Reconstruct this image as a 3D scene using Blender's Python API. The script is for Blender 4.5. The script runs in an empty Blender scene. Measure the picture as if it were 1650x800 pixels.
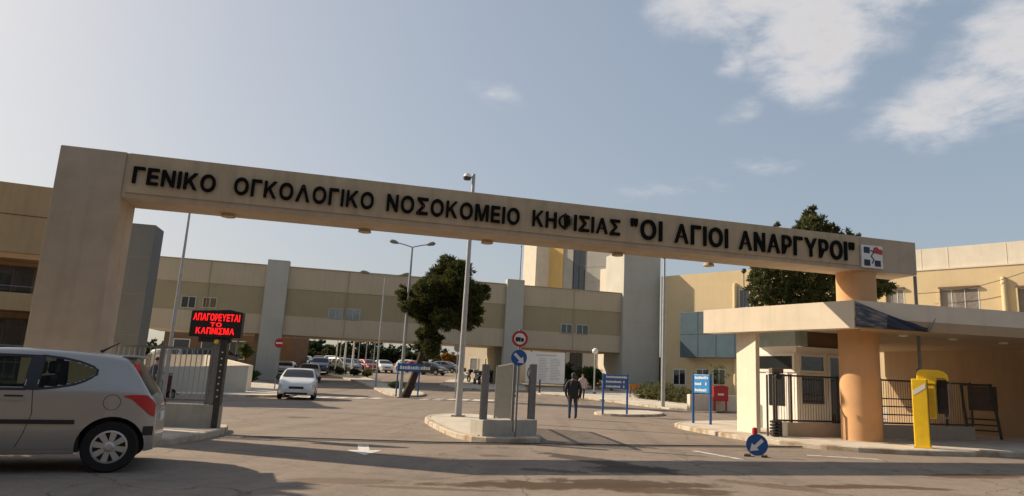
import bpy, bmesh, math, random
from mathutils import Vector, Matrix
random.seed(7)
sc = bpy.context.scene
COL = sc.collection
PI = math.pi

# ------------------------------------------------------------------ camera
F, SLOPE, HY, CAMH, CX = 1110., .04, 611., 1.35, 905.
_roll = math.atan(SLOPE)
_d = (HY + SLOPE*(CX-825) - 400)*math.cos(_roll)
_pitch = math.atan(_d/F)
FW = Vector((0, math.cos(_pitch), math.sin(_pitch)))
_u0 = Vector((0, -math.sin(_pitch), math.cos(_pitch)))
_r0 = Vector((1, 0, 0))
_c, _s = math.cos(_roll), math.sin(_roll)
RT = _c*_r0 + _s*_u0
UP = -_s*_r0 + _c*_u0
CAM = Vector((0, 0, CAMH))
cd = bpy.data.cameras.new('camera')
cam = bpy.data.objects.new('camera', cd); COL.objects.link(cam)
cam.matrix_world = Matrix(((RT.x, UP.x, -FW.x, CAM.x), (RT.y, UP.y, -FW.y, CAM.y), (RT.z, UP.z, -FW.z, CAM.z), (0, 0, 0, 1)))
cd.sensor_width = 36; cd.lens = 36*F/1650; cd.shift_x = (825-CX)/1650
cd.clip_start = .1; cd.clip_end = 3000
sc.camera = cam

# ------------------------------------------------------------------ sun, sky, exposure
SUN = Vector((-1.6, .53, 1.0)).normalized()
EL = math.asin(SUN.z); AZ = math.atan2(SUN.x, SUN.y)
sl = bpy.data.lights.new('sun', 'SUN'); sl.energy = 5.0; sl.angle = math.radians(.6); sl.color = (1, .83, .63)
so = bpy.data.objects.new('sun', sl); COL.objects.link(so)
so.rotation_euler = (-SUN).to_track_quat('-Z', 'Y').to_euler()
sc.view_settings.view_transform = 'Standard'; sc.view_settings.look = 'None'
sc.view_settings.exposure = .46; sc.view_settings.gamma = 1; sc.view_settings.use_curve_mapping = False
world = bpy.data.worlds.new('World'); sc.world = world; world.use_nodes = True

def ray(px, py): return (px-CX)/F*RT - (py-400)/F*UP + FW
def onz(px, py, z=0.):
    d = ray(px, py); return CAM + d*((z-CAMH)/d.z)
def onY(px, py, Y):
    d = ray(px, py); return CAM + d*(Y/d.y)
def onplane(px, py, p0, n):
    d = ray(px, py); p0 = Vector(p0); n = Vector(n); return CAM + d*((p0-CAM).dot(n)/d.dot(n))
def terrain(y):
    t = y-40
    if t <= 0: return 0.
    if t < 10: return .04*t*t/20
    if t < 80: return .04*(t-5)
    return 3.0
def G(px, py, dz=0.):
    d = ray(px, py); lo, hi = 1., 400.
    y = 2.
    while y < 400:
        p = CAM + d*(y/d.y)
        if p.z <= terrain(y)+dz: break
        y += .05
    return CAM + d*(y/d.y)

def sky_nodes():
    nt = world.node_tree; N = nt.nodes; L = nt.links
    bg = N['Background']; bg.inputs[1].default_value = .085
    s = N.new('ShaderNodeTexSky'); s.sky_type = 'NISHITA'; s.sun_disc = False
    s.sun_elevation = EL; s.sun_rotation = AZ; s.air_density = 1.0; s.dust_density = 3.2; s.ozone_density = 1.6
    tc = N.new('ShaderNodeTexCoord')
    sep = N.new('ShaderNodeSeparateXYZ'); L.new(tc.outputs['Generated'], sep.inputs[0])
    def M(op, a, b=None, clamp=False):
        m = N.new('ShaderNodeMath'); m.operation = op; m.use_clamp = clamp
        for i, x in enumerate((a, b)):
            if x is None: continue
            if isinstance(x, (int, float)): m.inputs[i].default_value = x
            else: L.new(x, m.inputs[i])
        return m.outputs[0]
    # cloud layer overhead: direction divided by its height
    zc = M('MAXIMUM', sep.outputs[2], .02)
    den = M('ADD', zc, .12)
    u = M('DIVIDE', sep.outputs[0], den); v = M('DIVIDE', sep.outputs[1], den)
    cmb = N.new('ShaderNodeCombineXYZ'); L.new(u, cmb.inputs[0]); L.new(v, cmb.inputs[1])
    n1 = N.new('ShaderNodeTexNoise'); n1.inputs['Scale'].default_value = 4.2; n1.inputs['Detail'].default_value = 12; n1.inputs['Roughness'].default_value = .6
    n1.inputs['Distortion'].default_value = .25
    L.new(cmb.outputs[0], n1.inputs['Vector'])
    n2 = N.new('ShaderNodeTexNoise'); n2.inputs['Scale'].default_value = 11; n2.inputs['Detail'].default_value = 8; n2.inputs['Roughness'].default_value = .62
    L.new(cmb.outputs[0], n2.inputs['Vector'])
    # each cloud bank: an ellipse of directions (azimuth, elevation)
    az = M('ARCTAN2', sep.outputs[0], sep.outputs[1]); el = M('ARCSINE', sep.outputs[2])
    banks = None
    def bank(px, py, rx, ry, w, tilt=0.):
        nonlocal banks
        d = ray(px, py).normalized(); a0 = math.atan2(d.x, d.y); e0 = math.asin(d.z)
        da = M('SUBTRACT', az, a0); de = M('SUBTRACT', el, e0)
        ct, st = math.cos(tilt), math.sin(tilt)
        x = M('DIVIDE', M('ADD', M('MULTIPLY', da, ct), M('MULTIPLY', de, st)), rx/F)
        y = M('DIVIDE', M('SUBTRACT', M('MULTIPLY', de, ct), M('MULTIPLY', da, st)), ry/F)
        r2 = M('ADD', M('MULTIPLY', x, x), M('MULTIPLY', y, y))
        b = M('MULTIPLY', M('POWER', 2.718, M('MULTIPLY', r2, -1.)), w)
        banks = b if banks is None else M('MAXIMUM', banks, b)
    bank(1180, 15, 130, 60, .66); bank(1300, 45, 150, 75, .74); bank(1310, 110, 85, 60, .68); bank(1430, -10, 150, 55, .6)
    bank(1560, 150, 140, 60, .70, .35); bank(1640, 90, 90, 90, .72); bank(1180, 100, 34, 32, .56); bank(1660, 0, 120, 60, .4)
    bank(800, 155, 75, 26, .42, -.3); bank(1190, 180, 60, 22, .42, .25); bank(1080, 305, 150, 26, .30, .12); bank(1240, 265, 110, 28, .28, .1)
    bank(1480, 190, 100, 30, .42, .2); bank(560, 290, 190, 30, .2); bank(80, 60, 60, 25, .16); bank(1070, 20, 50, 40, .38); bank(660, 178, 40, 20, .14); bank(1290, 95, 50, 60, .55)
    nz = M('ADD', M('MULTIPLY', n1.outputs[0], .72), M('MULTIPLY', n2.outputs[0], .28))
    dens = M('ADD', banks, M('MULTIPLY', M('MULTIPLY', M('SUBTRACT', nz, .5), 2.3), M('ADD', M('MULTIPLY', banks, 1.5), .12, True)))
    mr = N.new('ShaderNodeMapRange'); mr.interpolation_type = 'SMOOTHSTEP'
    mr.inputs[1].default_value = .15; mr.inputs[2].default_value = .84; L.new(dens, mr.inputs[0])
    cov = M('MULTIPLY', mr.outputs[0], .88)
    # clouds: lit whitish, greyer where thick
    mr2 = N.new('ShaderNodeMapRange'); mr2.inputs[1].default_value = .45; mr2.inputs[2].default_value = .95; L.new(dens, mr2.inputs[0])
    cc = N.new('ShaderNodeMix'); cc.data_type = 'RGBA'
    cc.inputs[6].default_value = (7.7, 7.3, 7.1, 1); cc.inputs[7].default_value = (5.3, 5.15, 5.15, 1); L.new(mr2.outputs[0], cc.inputs[0])
    mx = N.new('ShaderNodeMix'); mx.data_type = 'RGBA'
    # slightly hazier, greyer air than the clear model
    hs = N.new('ShaderNodeHueSaturation'); hs.inputs['Saturation'].default_value = 1.3
    gm = N.new('ShaderNodeGamma'); gm.inputs[1].default_value = .40; L.new(s.outputs[0], gm.inputs[0])      # hazy air evens the sky out
    sca = N.new('ShaderNodeVectorMath'); sca.operation = 'SCALE'; sca.inputs['Scale'].default_value = 2.68; L.new(gm.outputs[0], sca.inputs[0])
    L.new(sca.outputs[0], hs.inputs['Color'])
    L.new(cov, mx.inputs[0]); L.new(hs.outputs[0], mx.inputs[6]); L.new(cc.outputs[2], mx.inputs[7])
    L.new(mx.outputs[2], bg.inputs[0])
sky_nodes()

# ------------------------------------------------------------------ materials
MATS = {}
def mat(name, col, rough=.8, var=.12, scale=3., metal=0., bump=0., bscale=60., streak=0., spec=.5, emit=None, coat=0., alt=None, altscale=.6, alpha=1.):
    if name in MATS: return MATS[name]
    m = bpy.data.materials.new(name); m.use_nodes = True; MATS[name] = m
    nt = m.node_tree; N = nt.nodes; L = nt.links; b = N['Principled BSDF']
    b.inputs['Roughness'].default_value = rough; b.inputs['Metallic'].default_value = metal
    b.inputs['Specular IOR Level'].default_value = spec; b.inputs['Coat Weight'].default_value = coat
    if emit:
        b.inputs['Emission Color'].default_value = (*col, 1); b.inputs['Emission Strength'].default_value = emit
    tc = N.new('ShaderNodeTexCoord')
    n = N.new('ShaderNodeTexNoise'); n.inputs['Scale'].default_value = scale; n.inputs['Detail'].default_value = 6; n.inputs['Roughness'].default_value = .6
    L.new(tc.outputs['Object'], n.inputs['Vector'])
    def mix(fac, a, c, blend='MIX'):
        x = N.new('ShaderNodeMix'); x.data_type = 'RGBA'; x.blend_type = blend
        for i, q in ((0, fac), (6, a), (7, c)):
            if hasattr(q, 'is_linked'): L.new(q, x.inputs[i])
            elif i == 0: x.inputs[0].default_value = q
            else: x.inputs[i].default_value = (*q, 1)
        return x.outputs[2]
    mr = N.new('ShaderNodeMapRange'); mr.inputs[1].default_value = .3; mr.inputs[2].default_value = .7; L.new(n.outputs[0], mr.inputs[0])
    c = mix(mr.outputs[0], [x*(1-var) for x in col], [min(1, x*(1+var)) for x in col])
    if alt:
        n3 = N.new('ShaderNodeTexNoise'); n3.inputs['Scale'].default_value = altscale; n3.inputs['Detail'].default_value = 8; L.new(tc.outputs['Object'], n3.inputs['Vector'])
        m3 = N.new('ShaderNodeMapRange'); m3.inputs[1].default_value = .5; m3.inputs[2].default_value = .66; L.new(n3.outputs[0], m3.inputs[0])
        c = mix(m3.outputs[0], c, alt)
    if streak:      # rain streaks and drips running down
        mp = N.new('ShaderNodeMapping'); mp.inputs['Scale'].default_value = (2.2, 2.2, .12); L.new(tc.outputs['Object'], mp.inputs[0])
        n2 = N.new('ShaderNodeTexNoise'); n2.inputs['Scale'].default_value = 2.5; n2.inputs['Detail'].default_value = 7; L.new(mp.outputs[0], n2.inputs['Vector'])
        m2 = N.new('ShaderNodeMapRange'); m2.inputs[1].default_value = .5; m2.inputs[2].default_value = .78; m2.inputs[4].default_value = streak; L.new(n2.outputs[0], m2.inputs[0])
        c = mix(m2.outputs[0], c, [x*.55 for x in col])
    L.new(c, b.inputs['Base Color'])
    if bump:
        nb = N.new('ShaderNodeTexNoise'); nb.inputs['Scale'].default_value = bscale; nb.inputs['Detail'].default_value = 5; L.new(tc.outputs['Object'], nb.inputs['Vector'])
        bp = N.new('ShaderNodeBump'); bp.inputs['Strength'].default_value = bump; bp.inputs['Distance'].default_value = .02; L.new(nb.outputs[0], bp.inputs['Height']); L.new(bp.outputs[0], b.inputs['Normal'])
    return m

PL = dict(rough=.9, bump=.25, spec=.2)
m_gate = mat('gate_plaster', (.43, .35, .265), var=.10, scale=1.6, streak=.28, **PL)
m_panel = mat('gate_panel_plaster', (.45, .36, .245), var=.10, scale=1.8, streak=.45, **PL)
m_orange = mat('orange_plaster', (.56, .325, .165), var=.08, scale=2, streak=.15, **PL)
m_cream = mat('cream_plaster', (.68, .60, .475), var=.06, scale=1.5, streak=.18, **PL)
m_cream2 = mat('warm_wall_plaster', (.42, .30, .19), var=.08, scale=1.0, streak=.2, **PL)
m_white = mat('white_plaster', (.66, .60, .49), var=.06, scale=1.2, streak=.2, **PL)
m_yellow = mat('yellow_plaster', (.60, .475, .285), var=.06, scale=.5, streak=.12, **PL)
m_wyel = mat('ward_yellow_plaster', (.70, .47, .18), var=.06, scale=.5, streak=.1, **PL)
m_bandA = mat('wing_plaster', (.47, .39, .28), var=.06, scale=.4, streak=.2, **PL)
m_bandB = mat('wing_dark_band', (.335, .28, .175), var=.06, scale=.4, streak=.15, **PL)
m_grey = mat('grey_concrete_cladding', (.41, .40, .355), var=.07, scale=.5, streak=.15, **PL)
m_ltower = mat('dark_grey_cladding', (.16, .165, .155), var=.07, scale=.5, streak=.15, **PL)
m_beige = mat('beige_balcony_plaster', (.43, .30, .165), var=.07, scale=.6, streak=.3, **PL)  # warm bounced light put into the colour: beige turned more orange
m_conc = mat('raw_concrete', (.40, .375, .32), var=.14, scale=3, streak=.35, bump=.4, bscale=40, rough=.92, spec=.2)
m_pave = mat('paving', (.53, .475, .39), var=.12, scale=4, bump=.3, bscale=30, rough=.9, spec=.2, alt=(.41, .36, .29), altscale=1.3)
m_kerb = mat('kerb_stone', (.46, .40, .315), var=.2, scale=5, bump=.5, bscale=25, rough=.92, spec=.2, alt=(.27, .19, .11), altscale=1.7)
m_steel = mat('galvanised_steel', (.20, .20, .19), rough=.55, metal=.35, var=.15, scale=8)
m_pole = mat('grey_painted_pole', (.33, .34, .34), rough=.5, metal=.3, var=.1, scale=6)
m_dark = mat('dark_painted_metal', (.035, .03, .026), rough=.5, var=.2, scale=10)
m_brownmetal = mat('brown_painted_metal', (.10, .075, .055), rough=.5, var=.2, scale=8)
m_black = mat('black_plastic', (.012, .012, .013), rough=.45, var=.2, scale=12)
m_letter = mat('black_letter_metal', (.006, .006, .006), rough=.75, var=.2, scale=12, spec=.1)
m_glass = mat('window_glass', (.02, .025, .028), rough=.06, var=.2, scale=1.5, spec=.9)
m_glassg = mat('pale_window_glass', (.22, .25, .25), rough=.15, var=.2, scale=1.2, spec=.8)
m_frame = mat('white_window_frame', (.68, .66, .61), rough=.5, var=.06)
m_blind = mat('pale_roller_blind', (.55, .51, .47), rough=.8, var=.06, scale=2)
m_blue = mat('blue_sign_paint', (.012, .085, .28), rough=.4, var=.1, scale=5)
m_bluel = mat('bright_blue_sign_paint', (.02, .22, .55), rough=.4, var=.1, scale=5)
m_navy = mat('navy_sign_paint', (.006, .011, .04), rough=.5, var=.1, scale=9)
m_red = mat('red_paint', (.42, .018, .022), rough=.45, var=.12, scale=6)
m_signw = mat('white_sign_face', (.68, .68, .66), rough=.5, var=.05, scale=6)
m_ink = mat('grey_print', (.22, .23, .25), rough=.6, var=.2)
m_yel = mat('yellow_paint', (.78, .50, .015), rough=.4, var=.1, scale=5, streak=.25)
m_paint = mat('worn_road_paint', (.62, .60, .54), rough=.85, var=.12, scale=9, alt=(.26, .23, .19), altscale=6)
m_bay = mat('slate_blue_cladding', (.045, .085, .11), rough=.45, var=.12, scale=1.5)
m_led = mat('red_led', (1.0, .012, .012), emit=1.15, var=.02)
m_amber = mat('amber_lamp', (.8, .5, .06), rough=.3)
m_lamp = mat('opal_lamp_globe', (.75, .72, .64), rough=.35, var=.03)
m_brown = mat('brown_render', (.17, .11, .075), var=.12, scale=1, **PL)
m_tyre = mat('tyre_rubber', (.009, .009, .009), rough=.85, var=.2)
m_rim = mat('silver_wheel_trim', (.52, .52, .51), rough=.35, metal=.6, var=.08)
m_lens = mat('red_tail_lens', (.48, .012, .012), rough=.3, var=.1, coat=.15)
m_head = mat('headlight_lens', (.55, .57, .58), rough=.12, var=.1, spec=.8)
m_carglass = mat('car_glass', (.012, .014, .013), rough=.12, var=.2, spec=.35)
def carpaint(n, c, metal=.45): return mat('car_paint_'+n, c, rough=.33, metal=metal, var=.05, scale=1.5, coat=.6)
m_silver = carpaint('silver', (.38, .36, .335), .5)
m_skin = mat('skin', (.46, .28, .19), rough=.6, var=.06)
m_bark = mat('pine_bark', (.045, .030, .021), rough=.95, var=.3, scale=9, bump=.8, bscale=14)
def leafmat(n, c, c2):
    if n in MATS: return MATS[n]
    m = mat(n, c, rough=.75, var=.35, scale=.9, spec=.2, alt=c2, altscale=1.6)
    nt = m.node_tree; N = nt.nodes; L = nt.links; b = N['Principled BSDF']
    src = b.inputs['Base Color'].links[0].from_socket
    t = N.new('ShaderNodeBsdfTranslucent'); L.new(src, t.inputs[0]); x = N.new('ShaderNodeMixShader'); x.inputs[0].default_value = .38
    L.new(b.outputs[0], x.inputs[1]); L.new(t.outputs[0], x.inputs[2]); L.new(x.outputs[0], N['Material Output'].inputs[0]); return m
m_pine = leafmat('pine_needles', (.058, .066, .020), (.10, .105, .028))
m_con = leafmat('conifer_needles', (.075, .085, .030), (.115, .12, .042))
m_tree = leafmat('far_leaves', (.050, .062, .026), (.085, .085, .030))
m_tree2 = leafmat('dark_far_leaves', (.028, .042, .020), (.045, .058, .024))
m_autumn = leafmat('autumn_leaves', (.26, .125, .025), (.14, .12, .035))
m_shrub = leafmat('shrub_leaves', (.085, .10, .030), (.15, .14, .045))
m_hedge = leafmat('hedge_leaves', (.055, .085, .022), (.09, .12, .03))
m_oliv = leafmat('grey_green_leaves', (.12, .125, .055), (.17, .155, .075))

# ------------------------------------------------------------------ mesh building
class MB:
    def __init__(s): s.v = []; s.f = []; s.mi = []
    def add(s, vs, fs, mi=0):
        o = len(s.v); s.v += [tuple(v) for v in vs]; s.f += [tuple(i+o for i in f) for f in fs]; s.mi += [mi]*len(fs); return s
    def box(s, x0, x1, y0, y1, z0, z1, mi=0):
        vs = [(x, y, z) for z in (z0, z1) for x, y in ((x0, y0), (x1, y0), (x1, y1), (x0, y1))]
        return s.add(vs, [(3, 2, 1, 0), (4, 5, 6, 7), (0, 1, 5, 4), (1, 2, 6, 5), (2, 3, 7, 6), (3, 0, 4, 7)], mi)
    def obox(s, p, d, l, w, z0, z1, mi=0, off=0.):
        """box whose front edge starts at p, runs l along unit dir d, is w deep to the left of d (away from the viewer for d to the right)"""
        d = Vector((d[0], d[1], 0)).normalized(); n = Vector((-d.y, d.x, 0)); p = Vector((p[0], p[1], 0)) + n*off
        q = [p, p+d*l, p+d*l+n*w, p+n*w]
        return s.prism([(a.x, a.y) for a in q], z0, z1, mi)
    def prism(s, poly, z0, z1, mi=0):
        n = len(poly)
        a = sum(poly[i][0]*poly[(i+1) % n][1]-poly[(i+1) % n][0]*poly[i][1] for i in range(n))
        if a < 0: poly = poly[::-1]
        f0 = z0 if callable(z0) else (lambda x, y: z0); f1 = z1 if callable(z1) else (lambda x, y: z1)
        vs = [(x, y, f0(x, y)) for x, y in poly] + [(x, y, f1(x, y)) for x, y in poly]
        fs = [tuple(range(n))[::-1], tuple(range(n, 2*n))] + [(i, (i+1) % n, n+(i+1) % n, n+i) for i in range(n)]
        return s.add(vs, fs, mi)
    def tube(s, pts, r, n=10, mi=0, cap=True):
        pts = [Vector(p) for p in pts]; R = r if isinstance(r, (list, tuple)) else [r]*len(pts)
        vs = []; ref = None
        for i, p in enumerate(pts):
            t = (pts[min(i+1, len(pts)-1)]-pts[max(i-1, 0)]).normalized()
            if ref is None: ref = t.orthogonal().normalized()
            a = (ref - t*ref.dot(t)).normalized(); ref = a; b = t.cross(a)
            vs += [p + (a*math.cos(2*PI*k/n)+b*math.sin(2*PI*k/n))*R[i] for k in range(n)]
        fs = [(i*n+k, i*n+(k+1) % n, (i+1)*n+(k+1) % n, (i+1)*n+k) for i in range(len(pts)-1) for k in range(n)]
        if cap: fs += [tuple(range(n))[::-1], tuple(range((len(pts)-1)*n, len(pts)*n))]
        return s.add(vs, fs, mi)
    def lathe(s, prof, c=(0, 0, 0), axis='Z', n=24, mi=0, cap=True):
        vs = []
        for r, h in prof:
            for k in range(n):
                a = 2*PI*k/n; x, y = r*math.cos(a), r*math.sin(a)
                q = (x, y, h) if axis == 'Z' else ((x, h, y) if axis == 'Y' else (h, x, y))
                vs.append((c[0]+q[0], c[1]+q[1], c[2]+q[2]))
        fs = [(i*n+k, i*n+(k+1) % n, (i+1)*n+(k+1) % n, (i+1)*n+k) for i in range(len(prof)-1) for k in range(n)]
        if cap: fs += [tuple(range(n))[::-1], tuple(range((len(prof)-1)*n, len(prof)*n))]
        return s.add(vs, fs, mi)
    def plate(s, o, ex, ez, en, poly, t, mi=0):
        """polygon poly in the plane (o; ex, ez), thickness t along en"""
        o, ex, ez, en = map(Vector, (o, ex, ez, en)); n = len(poly)
        a = [o+ex*x+ez*z for x, z in poly]; b = [p+en*t for p in a]
        return s.add(a+b, [tuple(range(n)), tuple(range(n, 2*n))[::-1]] + [(i, n+i, n+(i+1) % n, (i+1) % n) for i in range(n)], mi)

def tag(o, label=None, cat=None, group=None, kind=None):
    if label: o['label'] = label
    if cat: o['category'] = cat
    if group: o['group'] = group
    if kind: o['kind'] = kind
    return o
def thing(name, label, cat, loc=(0, 0, 0), rz=0., group=None):
    o = bpy.data.objects.new(name, None); COL.objects.link(o); o.empty_display_size = .2
    o.location = loc; o.rotation_euler = (0, 0, rz)
    return tag(o, label, cat, group)
def rootmat(p):
    while p.parent: p = p.parent
    return Matrix.Translation(p.location) @ Matrix.Rotation(p.rotation_euler[2], 4, 'Z')
def build(mb, name, mats, parent=None, world=True, smooth=False, bevel=0., label=None, loc=None):
    """one mesh object; with world=True the geometry was written in world coordinates"""
    me = bpy.data.meshes.new(name)
    vs = mb.v
    if parent is not None and world:
        inv = rootmat(parent).inverted(); vs = [tuple(inv @ Vector(v)) for v in vs]
    elif parent is None and loc is not None:
        vs = [(v[0]-loc[0], v[1]-loc[1], v[2]-loc[2]) for v in vs]
    me.from_pydata(vs, [], mb.f)
    if not isinstance(mats, (list, tuple)): mats = [mats]
    for m in mats: me.materials.append(m)
    if len(mats) > 1: me.polygons.foreach_set('material_index', mb.mi)
    bm = bmesh.new(); bm.from_mesh(me); bmesh.ops.recalc_face_normals(bm, faces=bm.faces); bm.to_mesh(me); bm.free()
    if smooth:
        me.polygons.foreach_set('use_smooth', [True]*len(me.polygons)); me.set_sharp_from_angle(angle=math.radians(38))
    me.update()
    o = bpy.data.objects.new(name, me); COL.objects.link(o)
    if parent is not None: o.parent = parent
    elif loc is not None: o.location = loc
    if bevel:
        b = o.modifiers.new('bevel', 'BEVEL'); b.width = bevel; b.segments = 2; b.limit_method = 'ANGLE'; b.harden_normals = False
    if label: o['label'] = label
    return o
def raw(vs, fs, name, mats, parent=None, mi=None, world=True):
    """fast path for foliage"""
    me = bpy.data.meshes.new(name)
    if parent is not None and world:
        inv = rootmat(parent).inverted(); vs = [tuple(inv @ Vector(v)) for v in vs]
    me.from_pydata(vs, [], fs)
    for m in (mats if isinstance(mats, list) else [mats]): me.materials.append(m)
    if mi: me.polygons.foreach_set('material_index', mi)
    me.update(); o = bpy.data.objects.new(name, me); COL.objects.link(o)
    if parent is not None: o.parent = parent
    return o
def kids(o): return [c for c in bpy.data.objects if c.parent == o]
def copy_thing(root, loc, rz, label=None, name=None, swap=None):
    r = root.copy(); COL.objects.link(r); r.location = loc; r.rotation_euler = (0, 0, rz)
    if label: r['label'] = label
    def rec(src, dst):
        for ch in kids(src):
            c = ch.copy(); COL.objects.link(c); c.parent = dst
            if swap and c.type == 'MESH' and swap[0].name in [m.name for m in c.data.materials if m]:
                c.data = c.data.copy()
                for i, m in enumerate(c.data.materials):
                    if m == swap[0]: c.data.materials[i] = swap[1]
            rec(ch, c)
    rec(root, r)
    return r

# ------------------------------------------------------------------ ground
def asphalt():
    m = bpy.data.materials.new('old_asphalt'); m.use_nodes = True
    nt = m.node_tree; N = nt.nodes; L = nt.links; b = N['Principled BSDF']
    b.inputs['Roughness'].default_value = .9; b.inputs['Specular IOR Level'].default_value = .25
    tc = N.new('ShaderNodeTexCoord'); V = tc.outputs['Object']
    def noise(sc_, det=6, vec=V, dist=0., rough=.6):
        n = N.new('ShaderNodeTexNoise'); n.inputs['Scale'].default_value = sc_; n.inputs['Detail'].default_value = det; n.inputs['Distortion'].default_value = dist; n.inputs['Roughness'].default_value = rough
        L.new(vec, n.inputs['Vector']); return n.outputs[0]
    def rng(x, a, c, lo=0., hi=1.):
        r = N.new('ShaderNodeMapRange'); r.inputs[1].default_value = a; r.inputs[2].default_value = c; r.inputs[3].default_value = lo; r.inputs[4].default_value = hi
        L.new(x, r.inputs[0]); return r.outputs[0]
    def mix(fac, a, c):
        x = N.new('ShaderNodeMix'); x.data_type = 'RGBA'
        for i, q in ((0, fac), (6, a), (7, c)):
            if hasattr(q, 'is_linked'): L.new(q, x.inputs[i])
            elif i: x.inputs[i].default_value = (*q, 1)
            else: x.inputs[0].default_value = q
        return x.outputs[2]
    def mth(op, a, c=None):
        x = N.new('ShaderNodeMath'); x.operation = op
        for i, q in enumerate((a, c)):
            if q is None: continue
            if hasattr(q, 'is_linked'): L.new(q, x.inputs[i])
            else: x.inputs[i].default_value = q
        return x.outputs[0]
    c = mix(rng(noise(.45, 7), .38, .62), (.215, .176, .142), (.28, .23, .184))
    c = mix(rng(noise(2.2, 8), .42, .72), c, (.30, .235, .178))
    # tyre-polished lanes running in and out of the gate
    mp = N.new('ShaderNodeMapping'); mp.inputs['Scale'].default_value = (.9, .06, 1); mp.inputs['Rotation'].default_value = (0, 0, .12); L.new(V, mp.inputs[0])
    c = mix(rng(noise(1.1, 5, mp.outputs[0]), .48, .68, 0, .55), c, (.15, .125, .103))
    # scuffed marks across
    mp2 = N.new('ShaderNodeMapping'); mp2.inputs['Scale'].default_value = (.35, 2.2, 1); mp2.inputs['Rotation'].default_value = (0, 0, .25); L.new(V, mp2.inputs[0])
    c = mix(rng(noise(1.3, 8, mp2.outputs[0], .6), .57, .75, 0, .6), c, (.10, .078, .058))
    c = mix(rng(noise(9, 8, V, .3, .75), .5, .72, 0, .65), c, (.115, .092, .074))
    c = mix(rng(noise(14, 6, V, 0, .8), .56, .74, 0, .55), c, (.38, .32, .26))
    c = mix(rng(noise(60, 3), .4, .7, 0, .5), c, (.12, .095, .075))
    # dirt and mud stains, each at its own spot
    wob = noise(1.6, 8, V, .4); wob2 = noise(6, 6)
    def stain(x, y, rx, ry, rot, col, k):
        nonlocal c
        s_ = N.new('ShaderNodeMapping'); s_.vector_type = 'TEXTURE'
        s_.inputs['Location'].default_value = (x, y, 0); s_.inputs['Rotation'].default_value = (0, 0, rot); s_.inputs['Scale'].default_value = (rx, ry, 50)
        L.new(V, s_.inputs[0])
        ln = N.new('ShaderNodeVectorMath'); ln.operation = 'LENGTH'; L.new(s_.outputs[0], ln.inputs[0])
        d = mth('ADD', ln.outputs['Value'], mth('MULTIPLY', mth('SUBTRACT', mth('ADD', mth('MULTIPLY', wob, .7), mth('MULTIPLY', wob2, .3)), .5), 2.6))
        f = rng(d, 1.05, .75, 0, k)
        c = mix(f, c, col)
    STAINS = [(900, 782, 1.6, .38, .2, (.075, .045, .024), .95), (1010, 780, 1.4, .42, .1, (.07, .044, .026), .92), (1090, 792, .8, .3, .1, (.09, .055, .03), .85),
              (970, 745, .38, 2.0, .75, (.055, .046, .038), .9), (1020, 757, .8, .5, .1, (.052, .044, .037), .85), (1370, 785, .9, .22, .2, (.09, .05, .026), .9),
              (1460, 786, .9, .18, -.1, (.09, .055, .03), .85), (1570, 768, 1.3, .3, .3, (.10, .058, .03), .85), (480, 673, .35, .4, 0, (.09, .07, .055), .8),
              (890, 759, .5, .2, -.2, (.06, .052, .045), .7), (660, 735, .8, .16, -.2, (.06, .05, .042), .6), (700, 788, .9, .1, 0, (.10, .07, .045), .7),
              (1240, 783, .9, .25, -.5, (.12, .078, .045), .7), (560, 775, .8, .25, .1, (.13, .085, .055), .6), (800, 735, .3, .2, 0, (.09, .065, .045), .7)]
    for px, py, rx, ry, rot, col, k in STAINS:
        p = onz(px, py); stain(p.x, p.y, rx, ry, rot, col, k)
    # cracks
    vo = N.new('ShaderNodeTexVoronoi'); vo.feature = 'DISTANCE_TO_EDGE'; vo.inputs['Scale'].default_value = .28
    va = N.new('ShaderNodeVectorMath'); va.operation = 'ADD'; L.new(V, va.inputs[0])
    nv = N.new('ShaderNodeTexNoise'); nv.inputs['Scale'].default_value = 1.2; nv.inputs['Detail'].default_value = 6; L.new(V, nv.inputs['Vector']); L.new(nv.outputs['Color'], va.inputs[1])
    L.new(va.outputs[0], vo.inputs['Vector'])
    c = mix(rng(vo.outputs['Distance'], .006, .001, 0, .6), c, (.05, .042, .036))
    L.new(c, b.inputs['Base Color'])
    bp = N.new('ShaderNodeBump'); bp.inputs['Strength'].default_value = .45; bp.inputs['Distance'].default_value = .015
    L.new(mth('ADD', noise(45, 6), mth('MULTIPLY', noise(4, 5), 1.2)), bp.inputs['Height']); L.new(bp.outputs[0], b.inputs['Normal'])
    return m
m_asph = asphalt()
g = MB(); ys = [-80, -20, 0, 10, 20, 30, 38, 40, 42, 44, 46, 48, 50, 55, 60, 70, 80, 90, 100, 110, 120, 160, 300, 900]
xs = [-600, -200, -60, -30, 0, 30, 60, 200, 600]
g.add([(x, y, terrain(y)) for y in ys for x in xs], [(j*9+i, j*9+i+1, (j+1)*9+i+1, (j+1)*9+i) for j in range(len(ys)-1) for i in range(8)])
tag(build(g, 'ground', m_asph), kind='structure')

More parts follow.
